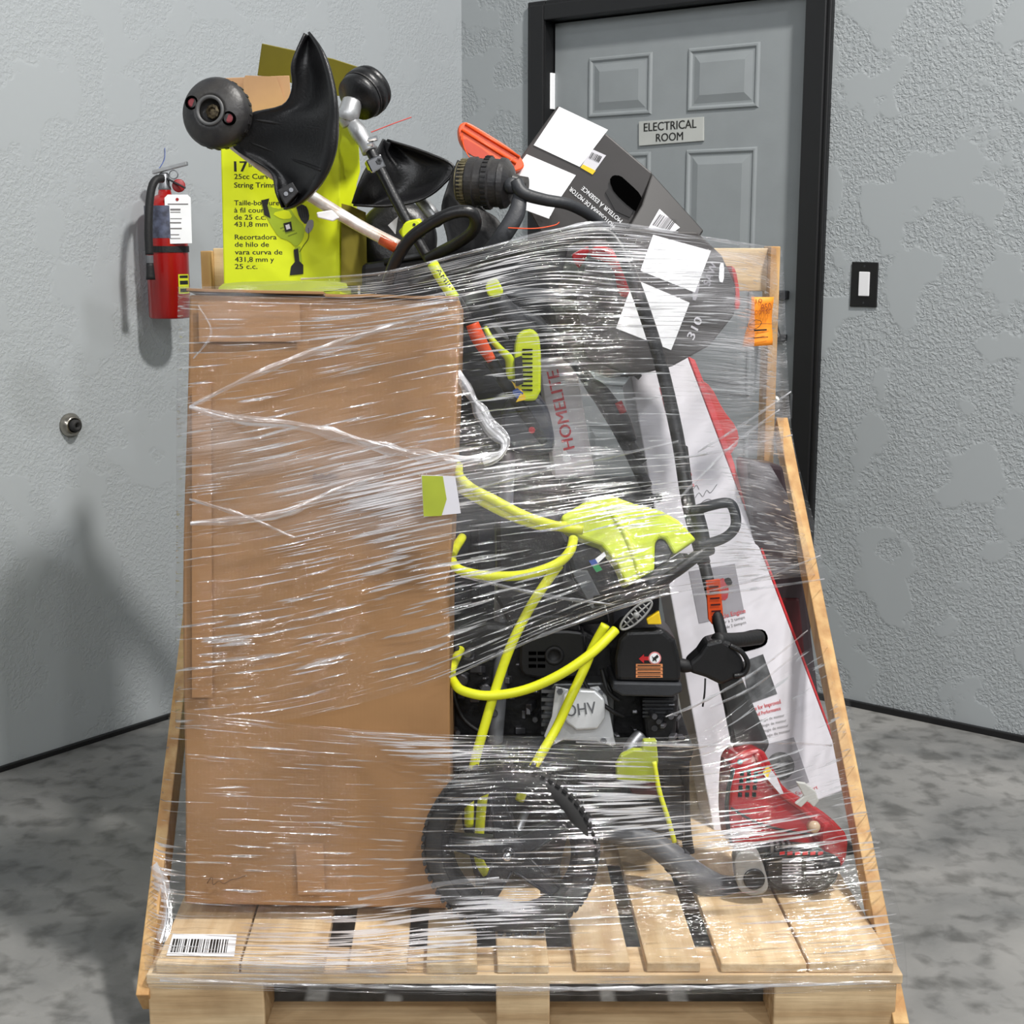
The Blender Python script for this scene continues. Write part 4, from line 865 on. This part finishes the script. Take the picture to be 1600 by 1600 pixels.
for i in range(5):
    a = math.radians(103+72*i); d = wx*math.cos(a)+wy*math.sin(a); t_ = wz.cross(d)
    bm = bmesh.new()
    w0, w1 = .021, .0125
    for s_ in (0,):
        o_ = wh
        P0 = [o_+d*.02+t_*w0+wz*.0, o_+d*.02-t_*w0+wz*.0, o_+d*.108-t_*w1, o_+d*.108+t_*w1]
        addprism(bm, [p+wz*(.022 if k < 2 else .012) for k, p in enumerate(P0)], [p-wz*.004 for p in P0])
    obj('spoke', bm, spk, rim, bev=.003)
    e = bmesh.new()
    for sgn in (1, -1):
        p0 = wh+d*.03+t_*sgn*(w0-.003)+wz*.022; p1 = wh+d*.105+t_*sgn*(w1-.002)+wz*.013; tube([p0, p1], .0024, 6, 1, bm=e)
    obj('spoke_edge', e, spk, rim, smooth=True)
obj('hub', lathe(wh, wa, [(-.01,.03),(.020,.030),(.026,.026),(.028,.016)], 32), spk, rim, smooth=True)
obj('axle_cap', lathe(wh+wz*.026, wa, [(0,.0125),(.002,.0125),(.004,.009),(.012,.0085),(.016,.006),(.017,0)], 20), chrome, rim, smooth=True, label='chrome axle cap')
obj('axle', tube([wh-wz*.01, wh-wz*.5], .008, 10, 1), steelm, pw, smooth=True)
bw = wh+V((.02,.5,.002)); obj('rear_tyre', lathe(bw, wa, [(.020,.118),(.026,.130),(.024,.142),(0,.152),(-.024,.142),(-.026,.130),(-.024,.110),(.018,.110),(.020,.118)], 48, cap=False), rubber, pw, smooth=True)

# hose
hs = thing('pressure_hose', 'bright yellow pressure hose looped in long hanging bends over the pressure washer', 'hose', S(745, 1300, 2.42))
for pts in ([(716,728,2.60),(718,744,2.50),(736,762,2.47),(770,780,2.46),(820,806,2.46),(870,822,2.47),(910,828,2.48)],
            [(718,748,2.58),(722,764,2.50),(748,780,2.48),(790,802,2.47),(840,820,2.47),(885,822,2.48)],
            [(722,840,2.62),(706,868,2.52),(712,886,2.45),(732,895,2.43),(770,900,2.425),(820,898,2.42),(868,882,2.42),(890,862,2.43),(896,842,2.46)],
            [(874,882,2.45),(852,912,2.45),(825,955,2.44),(797,1012,2.43),(775,1075,2.42),(757,1135,2.41),(742,1190,2.405),(734,1240,2.40),(733,1290,2.40)],
            [(722,1010,2.62),(705,1048,2.50),(712,1070,2.44),(728,1081,2.42),(765,1087,2.41),(820,1078,2.41),(875,1054,2.41),(925,1020,2.42),(962,984,2.45)],
            [(946,976,2.46),(925,1015,2.46),(915,1040,2.46),(888,1098,2.44),(868,1140,2.43),(846,1178,2.41),(825,1215,2.40),(812,1250,2.40)],
            [(772,1200,2.41),(756,1240,2.40),(750,1290,2.40),(748,1340,2.40),(760,1365,2.40)]):
    obj('hose_bend', tube(T(pts), .0085, 12), hosem, hs, smooth=True)
lt = thing('lime_nozzle_holder', 'lime plastic flap with a thin lime cord hanging right of the wheel', 'holder', S(1005, 1230, 2.46))
obj('flap', prism([(972,1180),(990,1172),(1003,1172),(1006,1157),(1026,1156),(1029,1190),(1024,1224),(964,1220),(963,1196)], plane(998,1190,2.47,.1), .015), limeold, lt, bev=.003)
obj('cord', tube(T([(1022,1190,2.46),(1030,1235,2.45),(1044,1280,2.44),(1054,1316,2.44)]), .0045, 8), hosem, lt, smooth=True)
obj('red_bracket', prism([(978,1224),(1030,1226),(1028,1246),(990,1244)], plane(1004,1235,2.50), .05), dkred, lt, bev=.003)

# ================================================================== red engine trimmer (bottom right)
rt = thing('petrol_trimmer', 'red petrol trimmer standing engine down in the right front corner of the pallet', 'trimmer', S(1230, 1400, 2.50))
obj('shaft', tube(T([(1066,700,2.88),(1078,790,2.80),(1100,880,2.72),(1122,970,2.64),(1140,1040,2.60)]), .0115, 14, 4), blackm, rt, smooth=True)
obj('orange_tag', prism([(1103,908),(1125,905),(1131,970),(1113,976),(1107,968)], plane(1117,940,2.64,.1), .006), orange, rt, bev=.001, label='orange warning sleeve')
for y in (916, 924, 934, 944, 954, 962): flat([(1107+(y-910)*.1,y),(1122+(y-910)*.1,y-1),(1122+(y-910)*.1,y+1.5),(1107+(y-910)*.1,y+2.5)], plane(1117,940,2.639,.1), dkred, rt, 'tag_print', .0004)
TH = plane(1120, 1035, 2.55)
obj('throttle_housing', prism([(1074,1038),(1092,1022),(1104,1004),(1128,998),(1142,1006),(1160,1030),(1166,1046),(1160,1056),(1128,1072),(1104,1060),(1078,1052)], TH, .05), black, rt, bev=.008, seg=3)
obj('trigger_ring', tube([TH.p(x, y, .002) for x, y in ((1140,1008),(1158,1018),(1168,1036),(1162,1052),(1146,1056))], .005, 8), black, rt, smooth=True)
obj('side_knob', tube(T([(1052,1036,2.56),(1068,1040,2.56),(1082,1042,2.56)]), [.009,.013,.009], 12), blackm, rt, smooth=True)
obj('cross_grip', tube(T([(1120,1000,2.56),(1150,1000,2.60),(1186,996,2.66)]), .014, 12), blackm, rt, smooth=True)
obj('throttle_cable', tube(T([(1102,1060,2.54),(1101,1082,2.53),(1098,1104,2.53)]), .0018, 6), blackm, rt)
obj('lower_sleeve', prism([(1122,1062),(1158,1056),(1204,1165),(1192,1185),(1148,1182),(1134,1110)], plane(1160,1120,2.57), .04, sm=0), mat('charcoal sleeve', (58,60,60), .55), rt, bev=.008)
RP = plane(1215, 1260, 2.50, .10, .20)
obj('engine_cover', prism([(1144,1182),(1168,1172),(1192,1168),(1210,1202),(1226,1232),(1262,1252),(1298,1276),(1328,1308),(1322,1332),(1280,1346),(1238,1342),(1180,1344),(1146,1326),(1139,1280),(1140,1230)], RP, .09, sm=1), red, rt, bev=.014, seg=4, label='glossy red engine cover')
bm = bmesh.new()
for i in range(4):
    for j in range(3): prism(rect(1156+j*11-i, 1205+i*11, 1162+j*11-i, 1212+i*11), RP, .002, .0025, bm=bm)
obj('vent_hole', bm, hole, rt)
obj('cover_ridge', tube([RP.p(x, y, .003) for x, y in ((1180,1176),(1206,1226),(1250,1262),(1310,1310))], .006, 8), red, rt, smooth=True)
obj('side_cover_rim', tube(T([(1146,1200,2.50),(1137,1240,2.49),(1136,1280,2.49),(1144,1318,2.49)]), .004, 8), black, rt, smooth=True)
obj('fuel_tank', prism([(1194,1338),(1240,1326),(1292,1330),(1312,1344),(1310,1378),(1292,1394),(1262,1402),(1214,1394),(1192,1378)], plane(1250,1360,2.46), .09, sm=1), black, rt, bev=.012, seg=3)
FT = plane(1250,1360,2.459)
for i in range(6): flat([(1218+i*12,1331),(1226+i*12,1330),(1226+i*12,1335),(1218+i*12,1336)], FT, redp, rt, 'label_header', .0006)
for i in range(9):
    y = 1341+i*4.6; flat([(1222,y),(1252,y-.6),(1252,y+1.4),(1222,y+2)], FT, greyc, rt, 'label_print', .0006)
    if i < 7: flat([(1260,y),(1282,y-.6),(1282,y+1),(1260,y+1.6)], FT, greyc, rt, 'label_print', .0006)
obj('fuel_cap', lathe(plane(1296,1352,2.45).p(1296,1352), (.5,-1,.1), [(-.02,.02),(0,.021),(.008,.019),(.009,0)], 22), blackm, rt, smooth=True)
obj('red_corner', prism([(1290,1280),(1328,1308),(1324,1345),(1312,1362),(1292,1344),(1284,1310)], plane(1305,1320,2.47,.4), .06, sm=1), red, rt, bev=.008, label='red side shroud')
obj('primer_bulb', lathe(plane(1272,1292,2.45).p(1272,1292), (.2,-1,.3), [(-.01,.011),(.003,.011),(.007,.009),(.010,.005),(.011,0)], 20), mat('clear bulb', (196,170,140), .1, var=.02, coat=.5), rt, smooth=True)
obj('choke_lever', prism([(1244,1222),(1258,1224),(1274,1236),(1280,1252),(1272,1262),(1262,1252),(1252,1262),(1242,1256),(1256,1244)], plane(1260,1242,2.46), .008, sm=0), mat('pale grey lever', (205,206,200), .45), rt, bev=.002, label='pale grey choke lever')
flat([(1191,1208),(1199,1196),(1212,1212),(1224,1240),(1218,1240)], PL(RP.o+RP.n*.012, RP.n), carton, rt, 'price_tag', .002)
flat([(1191,1208),(1198,1195),(1204,1202),(1199,1215)], PL(RP.o+RP.n*.012, RP.n), yellowm, rt, 'price_tag_tip', .003)
obj('muffler_tip', prism([(1320,1312),(1338,1326),(1340,1334),(1322,1338)], plane(1328,1326,2.52), .02), black, rt, bev=.002)
FG = plane(1175, 1366, 2.44)
obj('clutch_housing', prism([(1147,1340),(1160,1330),(1182,1332),(1192,1346),(1202,1384),(1198,1396),(1176,1402),(1156,1394),(1150,1376)], FG, .04, sm=1), mat('light grey housing', (150,150,148), .45), rt, bev=.005, seg=3, label='grey clutch housing')
obj('starter_hub', lathe(FG.p(1178,1373), (0,-1,0), [(0,.0195),(.004,.0195),(.005,.016),(.002,.012),(.004,.003),(.004,0)], 28), blackm, rt, smooth=True)
obj('cover_seam', tube([RP.p(x, y, .002) for x, y in ((1142,1262),(1180,1284),(1230,1298),(1290,1306),(1326,1318))], .0022, 8), blackm, rt, smooth=True)
for p_ in ((1156,1190),(1152,1300),(1232,1328),(1306,1300)): obj('screw', lathe(RP.p(*p_), RP.n, [(0,.005),(.004,.0045),(.004,.002),(.002,.002),(.002,0)], 8), steelm, rt)
obj('engine_gap', prism([(1150,1322),(1200,1316),(1290,1326),(1290,1344),(1196,1346),(1150,1344)], plane(1220,1332,2.475), .06, sm=1), blackm, rt, bev=.004)
for i_ in range(4): obj('cooling_fin', prism(rect(1204+i_*9, 1318, 1209+i_*9, 1334), plane(1220,1332,2.468), .02), steelm, rt, bev=.001)
# grey curved pipe on the deck
gp = thing('blower_tube', 'thick grey plastic tube curving down to the deck between the wheel and the red engine', 'tube', S(1130, 1400, 2.47))
obj('tube_body', tube(T([(900,1302,2.55),(960,1304,2.53),(1010,1314,2.52),(1046,1336,2.50),(1082,1366,2.49),(1120,1388,2.50),(1146,1392,2.52)]), [.015,.017,.021,.024,.026,.027,.027], 18), mat('grey tube plastic', (104,106,110), .45), gp, smooth=True)
obj('tube_clamp', tube(T([(1054,1342,2.50),(1062,1349,2.50)]), .0275, 18, 1), dkgrey, gp)

# ================================================================== price note on the film
nt_ = thing('price_note', 'orange handwritten paper note stuck on the film at the top of the right post', 'note', S(1187, 543, 2.93))
NP = plane(1187, 503, 2.925, .25)
bm = bmesh.new()
rows = []
for j in range(9):
    t = j/8; y = 464+t*78; xl = 1174-t*12+2*math.sin(t*4); xr = 1208-t*2.0
    rows.append([bm.verts.new(NP.p(xl+(xr-xl)*i/4, y+(-t)*(i/4)*3, .004*math.sin(t*6+i*.5))) for i in range(5)])
for r, s_ in zip(rows, rows[1:]):
    for i in range(4): bm.faces.new((r[i], r[i+1], s_[i+1], s_[i]))
obj('note_paper', bm, notem, nt_, smooth=True, solid=.0004)
NK = PL(NP.p(1187,503)+NP.n*.006, NP.n); pen = mat('pen ink', (150,72,20), .7, var=0)
text('10', NK, (1181,474), (1191,473), pen, nt_, 'handwriting', .0, hpx=7)
text('850', NK, (1190,487), (1206,484), pen, nt_, 'handwriting', .0, hpx=12)
text('MOD 150', NK, (1174,492), (1203,490), pen, nt_, 'handwriting', .0, hpx=7)
scribble(NK, [(1170,508),(1180,500),(1190,503),(1184,512),(1172,515),(1168,509)], ink, nt_, .0006, .0); scribble(NK, [(1170,508),(1188,506),(1206,506)], ink, nt_, .0005, .0)
flat([(1178,515),(1198,514),(1198,516.5),(1178,517.5)], NK, ink, nt_, 'printed_line', .0); flat([(1168,528),(1200,526),(1200,527.2),(1168,529.2)], NK, ink, nt_, 'printed_line', .0)

# ================================================================== the stretch film
sf = thing('stretch_wrap', 'clear crinkled stretch film wound around the whole load with bright streaks', 'plastic wrap', (0.02, 2.25, .14))
def proj(p):
    d = p-CAM; f = d.y*CP-d.z*SP; return 800+FPX*d.x/f, 800-FPX*(d.y*SP+d.z*CP)/f
# film ripples with painted-in white glint clusters, then patches of whitened milky film
# (centre x, centre y, half width, half height, tilt in degrees, amount)
CRK_GLINT = [(600,770,150,75,-8,1.1),(560,520,140,60,-12,.55),(400,690,110,40,8,.5),(620,900,170,50,-6,.6),(640,1160,90,22,0,.9),(480,1010,160,60,-10,.35),
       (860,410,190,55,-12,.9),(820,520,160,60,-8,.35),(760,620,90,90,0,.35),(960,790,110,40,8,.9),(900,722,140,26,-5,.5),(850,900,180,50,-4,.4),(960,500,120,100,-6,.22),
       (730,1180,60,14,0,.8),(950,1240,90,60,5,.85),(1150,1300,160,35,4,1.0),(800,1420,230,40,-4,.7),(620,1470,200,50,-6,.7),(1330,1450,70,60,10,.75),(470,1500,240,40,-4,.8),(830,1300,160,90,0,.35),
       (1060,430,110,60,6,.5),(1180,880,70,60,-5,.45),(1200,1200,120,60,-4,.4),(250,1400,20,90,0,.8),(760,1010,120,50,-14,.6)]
HZE = [(330,690,70,50,0,.26),(540,730,200,60,4,.24),(640,790,110,60,-6,.12),(420,820,130,25,-4,.12),(350,480,60,50,20,.10),(560,510,120,40,-15,.09),(590,1150,60,22,0,.14),(480,1340,70,30,4,.10),
       (1170,470,70,110,0,.30),(1190,700,60,130,0,.30),(1150,580,80,70,0,.20),(1060,420,90,60,0,.16),(960,600,160,120,0,.05),(1160,880,110,50,-5,.18),(860,860,160,80,-4,.02),(950,760,160,50,0,.06),
       (800,700,60,40,0,.08),(1100,1290,160,40,0,.08),(760,1400,220,60,0,.05),(1280,1200,60,90,0,.05),(300,1520,60,20,0,.05)]
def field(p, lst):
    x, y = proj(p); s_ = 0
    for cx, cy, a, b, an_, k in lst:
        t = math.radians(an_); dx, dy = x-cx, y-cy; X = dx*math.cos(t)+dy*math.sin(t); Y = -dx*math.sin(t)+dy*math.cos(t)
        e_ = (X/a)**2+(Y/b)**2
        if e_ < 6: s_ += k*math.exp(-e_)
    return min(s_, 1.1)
def band(name, rows, hazef, nu=260, nv=200, amp=.004, m=film, seed=0.0, label=None, vlen=.72):
    # rows: list of lists of (px, py, Y), same length; smooth across both directions
    G = []
    for r in rows:
        P = [V(p) for p in T(r)]
        c = cr(P, 12)
        d = [0]
        for a, b in zip(c, c[1:]): d.append(d[-1]+(b-a).length)
        row = []; k = 0
        # keep column alignment: sample by parameter, not by length
        n = len(c)-1
        for i in range(nu+1):
            t = i/nu*n; k = min(n-1, int(t)); row.append((c[k].lerp(c[k+1], t-k), d[k]+(d[k+1]-d[k])*(t-k)))
        G.append(row)
    cols = []
    for i in range(nu+1):
        c = cr([G[j][i][0] for j in range(len(G))], 10); n = len(c)-1; d = [0]
        for a, b in zip(c, c[1:]): d.append(d[-1]+(b-a).length)
        us = [G[j][i][1] for j in range(len(G))]
        col = []
        for j in range(nv+1):
            t = j/nv*n; k = min(n-1, int(t)); tj = j/nv*(len(G)-1); kj = min(len(G)-2, int(tj))
            col.append((c[k].lerp(c[k+1], t-k), us[kj]+(us[kj+1]-us[kj])*(tj-kj), j/nv*vlen))
        cols.append(col)
    verts = []; uvs = []; hz = []; ck = []
    for i in range(nu+1):
        for j in range(nv+1):
            p, u, v = cols[i][j]
            w = noise.noise(V((u*1.6, v*42, seed)))+.45*noise.noise(V((u*4, v*90, seed+5)))
            w += 1.6*noise.noise(V((u*1.5, v*7, seed+9)))
            k_ = field(p, CRK_GLINT); verts.append(p+V((0,-1,.1))*(amp*w*(.6+1.2*k_))); uvs.append((u, v)); ck.append(k_)
            hz.append(min(.6, field(p, HZE)+.01))
    faces = [(i*(nv+1)+j, (i+1)*(nv+1)+j, (i+1)*(nv+1)+j+1, i*(nv+1)+j+1) for i in range(nu) for j in range(nv)]
    me = bpy.data.meshes.new(name); me.from_pydata([tuple(v) for v in verts], [], faces)
    uvl = me.uv_layers.new(name='wrap')
    for lp in me.loops: uvl.data[lp.index].uv = uvs[lp.vertex_index]
    at = me.attributes.new('haze', 'FLOAT', 'POINT'); at.data.foreach_set('value', hz)
    at = me.attributes.new('crinkle_glint', 'FLOAT', 'POINT'); at.data.foreach_set('value', ck)
    o = objm(name, me, m, sf, smooth=True, label=label); return o
EPS = .012
def bY(py): return 2.375+(1412-py)/(1412-460)*.13-EPS-.006      # brown box face at this image height
up_rows = [
 [(300,447,2.85),(288,450,2.56),(480,440,2.62),(600,428,2.64),(715,400,2.67),(850,366,2.69),(950,351,2.715),(1140,376,2.84),(1212,388,3.26),(1222,392,3.4)],
 [(300,468,2.85),(283,468,bY(468)+.01),(420,472,bY(470)),(560,472,bY(470)),(716,450,bY(460)),(850,425,2.62),(985,430,2.66),(1150,430,2.80),(1214,450,3.255),(1226,450,3.4)],
 [(300,640,2.80),(281,640,bY(640)+.005),(420,620,bY(620)),(560,590,bY(590)),(712,560,bY(560)),(850,545,2.60),(1025,540,2.675),(1155,548,2.82),(1216,560,3.25),(1230,560,3.4)],
 [(300,800,2.74),(281,800,bY(800)),(420,780,bY(780)),(560,750,bY(750)),(708,720,bY(720)),(850,700,2.52),(1060,690,2.65),(1150,690,2.87),(1222,690,3.20),(1240,690,3.35)],
 [(298,930,2.68),(280,930,bY(930)),(420,910,bY(910)),(560,880,bY(880)),(704,850,2.40),(850,830,2.40),(1000,800,2.44),(1140,790,2.52),(1256,820,3.04),(1276,830,3.2)],
 [(296,1130,2.60),(280,1140,bY(1140)),(420,1130,bY(1130)),(560,1100,bY(1100)),(702,1056,2.385),(850,990,2.37),(1000,938,2.40),(1140,915,2.52),(1276,900,2.93),(1296,910,3.1)],
]
def hz_up(a, b, u, v):
    h = .03
    if a < .5: h = .05+.20*max(0, math.sin((b-.12)*3.1))*(.5+.5*noise.noise(V((u*4, v*5, 2))))
    if .5 < a < .72: h = .07
    if a >= .66: h = .16+.14*noise.noise(V((u*5, v*5, 4)))
    if a > .78: h += .12
    return max(.02, h)
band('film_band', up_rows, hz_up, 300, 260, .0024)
lo_rows = [
 [(268,1100,2.60),(279,1108,bY(1108)),(420,1125,bY(1125)),(560,1140,bY(1140)),(702,1148,2.36),(850,1150,2.36),(1000,1152,2.40),(1100,1140,2.42),(1200,1060,2.55),(1286,1000,2.78),(1306,1000,2.95)],
 [(256,1200,2.50),(278,1205,bY(1205)),(420,1210,bY(1210)),(560,1215,bY(1215)),(690,1215,2.32),(800,1210,2.30),(960,1215,2.34),(1100,1215,2.40),(1220,1190,2.44),(1322,1150,2.62),(1340,1150,2.8)],
 [(245,1290,2.42),(276,1295,bY(1295)),(420,1300,bY(1300)),(560,1305,bY(1305)),(670,1310,2.31),(800,1310,2.285),(945,1305,2.30),(1100,1290,2.38),(1220,1275,2.40),(1342,1250,2.50),(1356,1250,2.7)],
 [(234,1400,2.32),(272,1412,2.36),(420,1420,2.35),(560,1418,2.33),(680,1405,2.29),(800,1400,2.275),(930,1398,2.28),(1100,1385,2.32),(1230,1375,2.36),(1370,1360,2.38),(1388,1360,2.5)],
 [(226,1480,2.235),(262,1490,2.225),(420,1495,2.215),(560,1495,2.21),(680,1485,2.21),(800,1480,2.205),(930,1478,2.205),(1100,1475,2.21),(1230,1475,2.22),(1392,1460,2.25),(1410,1450,2.35)],
 [(226,1512,2.225),(250,1516,2.214),(420,1522,2.208),(560,1526,2.206),(680,1530,2.206),(800,1533,2.206),(930,1534,2.206),(1100,1534,2.206),(1230,1532,2.21),(1398,1526,2.214),(1416,1520,2.3)],
 [(228,1540,2.22),(250,1544,2.212),(420,1548,2.208),(560,1552,2.206),(680,1554,2.206),(800,1556,2.206),(930,1556,2.206),(1100,1555,2.206),(1230,1553,2.21),(1398,1546,2.214),(1416,1540,2.3)],
]
def hz_lo(a, b, u, v):
    h = .02+.03*noise.noise(V((u*6, v*8, 7)))
    if a > .62 and b < .5: h += .04
    return max(.01, h)
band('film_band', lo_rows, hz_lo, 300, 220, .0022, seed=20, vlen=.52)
# bunched creases
def crease(pts, w, wob=.5, m=filmc, hzk=1.0):
    w *= 1.45
    P = cr([V(p) for p in T(pts)], 16); n = len(P); bm = bmesh.new(); uv = bm.loops.layers.uv.new('wrap'); rows = []; L = 0; d = []
    for i, p in enumerate(P):
        if i: L += (p-P[i-1]).length
        t = (P[min(n-1, i+1)]-P[max(0, i-1)]).normalized(); s_ = t.cross(V((0,-1,0))).normalized()
        ww = w*(.55+.45*math.sin(math.pi*min(1, i/n*1.0)))*(1+wob*noise.noise(p*30))
        rows.append([bm.verts.new(p+s_*ww*k+V((0,-1,0))*(w*.5*(1-k*k)+.0015*noise.noise(p*90+V((k,0,0))))) for k in (-1,-.5,0,.5,1)]); d.append(L)
    for i in range(n-1):
        for k in range(4):
            f = bm.faces.new((rows[i][k], rows[i+1][k], rows[i+1][k+1], rows[i][k+1]))
            for lp, (a, b) in zip(f.loops, ((i,k),(i+1,k),(i+1,k+1),(i,k+1))): lp[uv].uv = (d[a]*1.0, b*w*.5)
    o = obj('film_crease', bm, m, sf, smooth=True)
    for nm, v_ in (('haze', .12), ('crinkle_glint', .35)): at = o.data.attributes.new(nm, 'FLOAT', 'POINT'); at.data.foreach_set('value', [v_*hzk]*len(o.data.vertices))
e = .012
crease([(296,636,bY(636)-e),(400,585,bY(585)-e),(500,546,bY(546)-e),(620,506,bY(506)-e),(700,482,bY(482)-e)], .004)
crease([(296,636,bY(636)-e),(370,655,bY(655)-e),(480,668,bY(668)-e),(600,700,bY(700)-e),(705,718,bY(718)-e),(760,716,2.45),(790,704,2.48)], .0065)
crease([(298,818,bY(818)-e),(380,812,bY(812)-e),(450,800,bY(800)-e),(520,770,bY(770)-e),(600,742,bY(742)-e)], .0055)
crease([(296,780,bY(780)-e),(380,806,bY(806)-e),(460,840,bY(840)-e)], .0025)
crease([(714,580,2.50),(740,625,2.50),(765,665,2.49),(788,690,2.48),(780,712,2.47),(755,722,2.46)], .008, .7, hzk=2.4)
crease([(302,560,bY(560)-e),(330,520,bY(520)-e),(310,478,bY(478)-e)], .0015)
for pts in ([(1236,612,3.17),(1160,664,2.95),(1090,706,2.70)], [(1238,680,3.14),(1140,702,2.84),(1060,716,2.64)], [(1218,640,3.18),(1140,700,2.85),(1060,780,2.60)],
            [(714,772,2.46),(850,735,2.48),(960,712,2.55),(1060,690,2.62)], [(1282,868,2.97),(1200,900,2.72),(1100,925,2.46)], [(1288,905,2.9),(1180,920,2.6),(1080,930,2.43)],
            [(1262,985,2.86),(1180,1050,2.56),(1090,1100,2.42),(1040,1120,2.38)], [(1246,1020,2.8),(1180,1072,2.52),(1110,1105,2.42)], [(702,1058,2.37),(850,992,2.36),(1000,940,2.385),(1060,925,2.4)],
            [(1300,1165,2.68),(1200,1160,2.45),(1100,1165,2.40),(900,1160,2.33)], [(720,900,2.41),(850,930,2.37),(960,945,2.39)]):
    crease([(a, b, c-.012) for a, b, c in pts], .0022)
crease([(240,1350,2.34),(256,1390,2.31),(262,1430,2.28),(252,1470,2.24)], .009, .8)
crease([(560,1405,2.30),(620,1395,2.285),(700,1380,2.27),(780,1372,2.262)], .003)
crease([(470,436,2.63),(600,426,2.625),(715,399,2.625),(850,364,2.64),(950,349,2.66),(1100,371,2.93),(1206,387,3.2)], .0022)
crease([(250,1532,2.20),(500,1540,2.196),(800,1545,2.194),(1100,1543,2.196),(1390,1534,2.20)], .003)
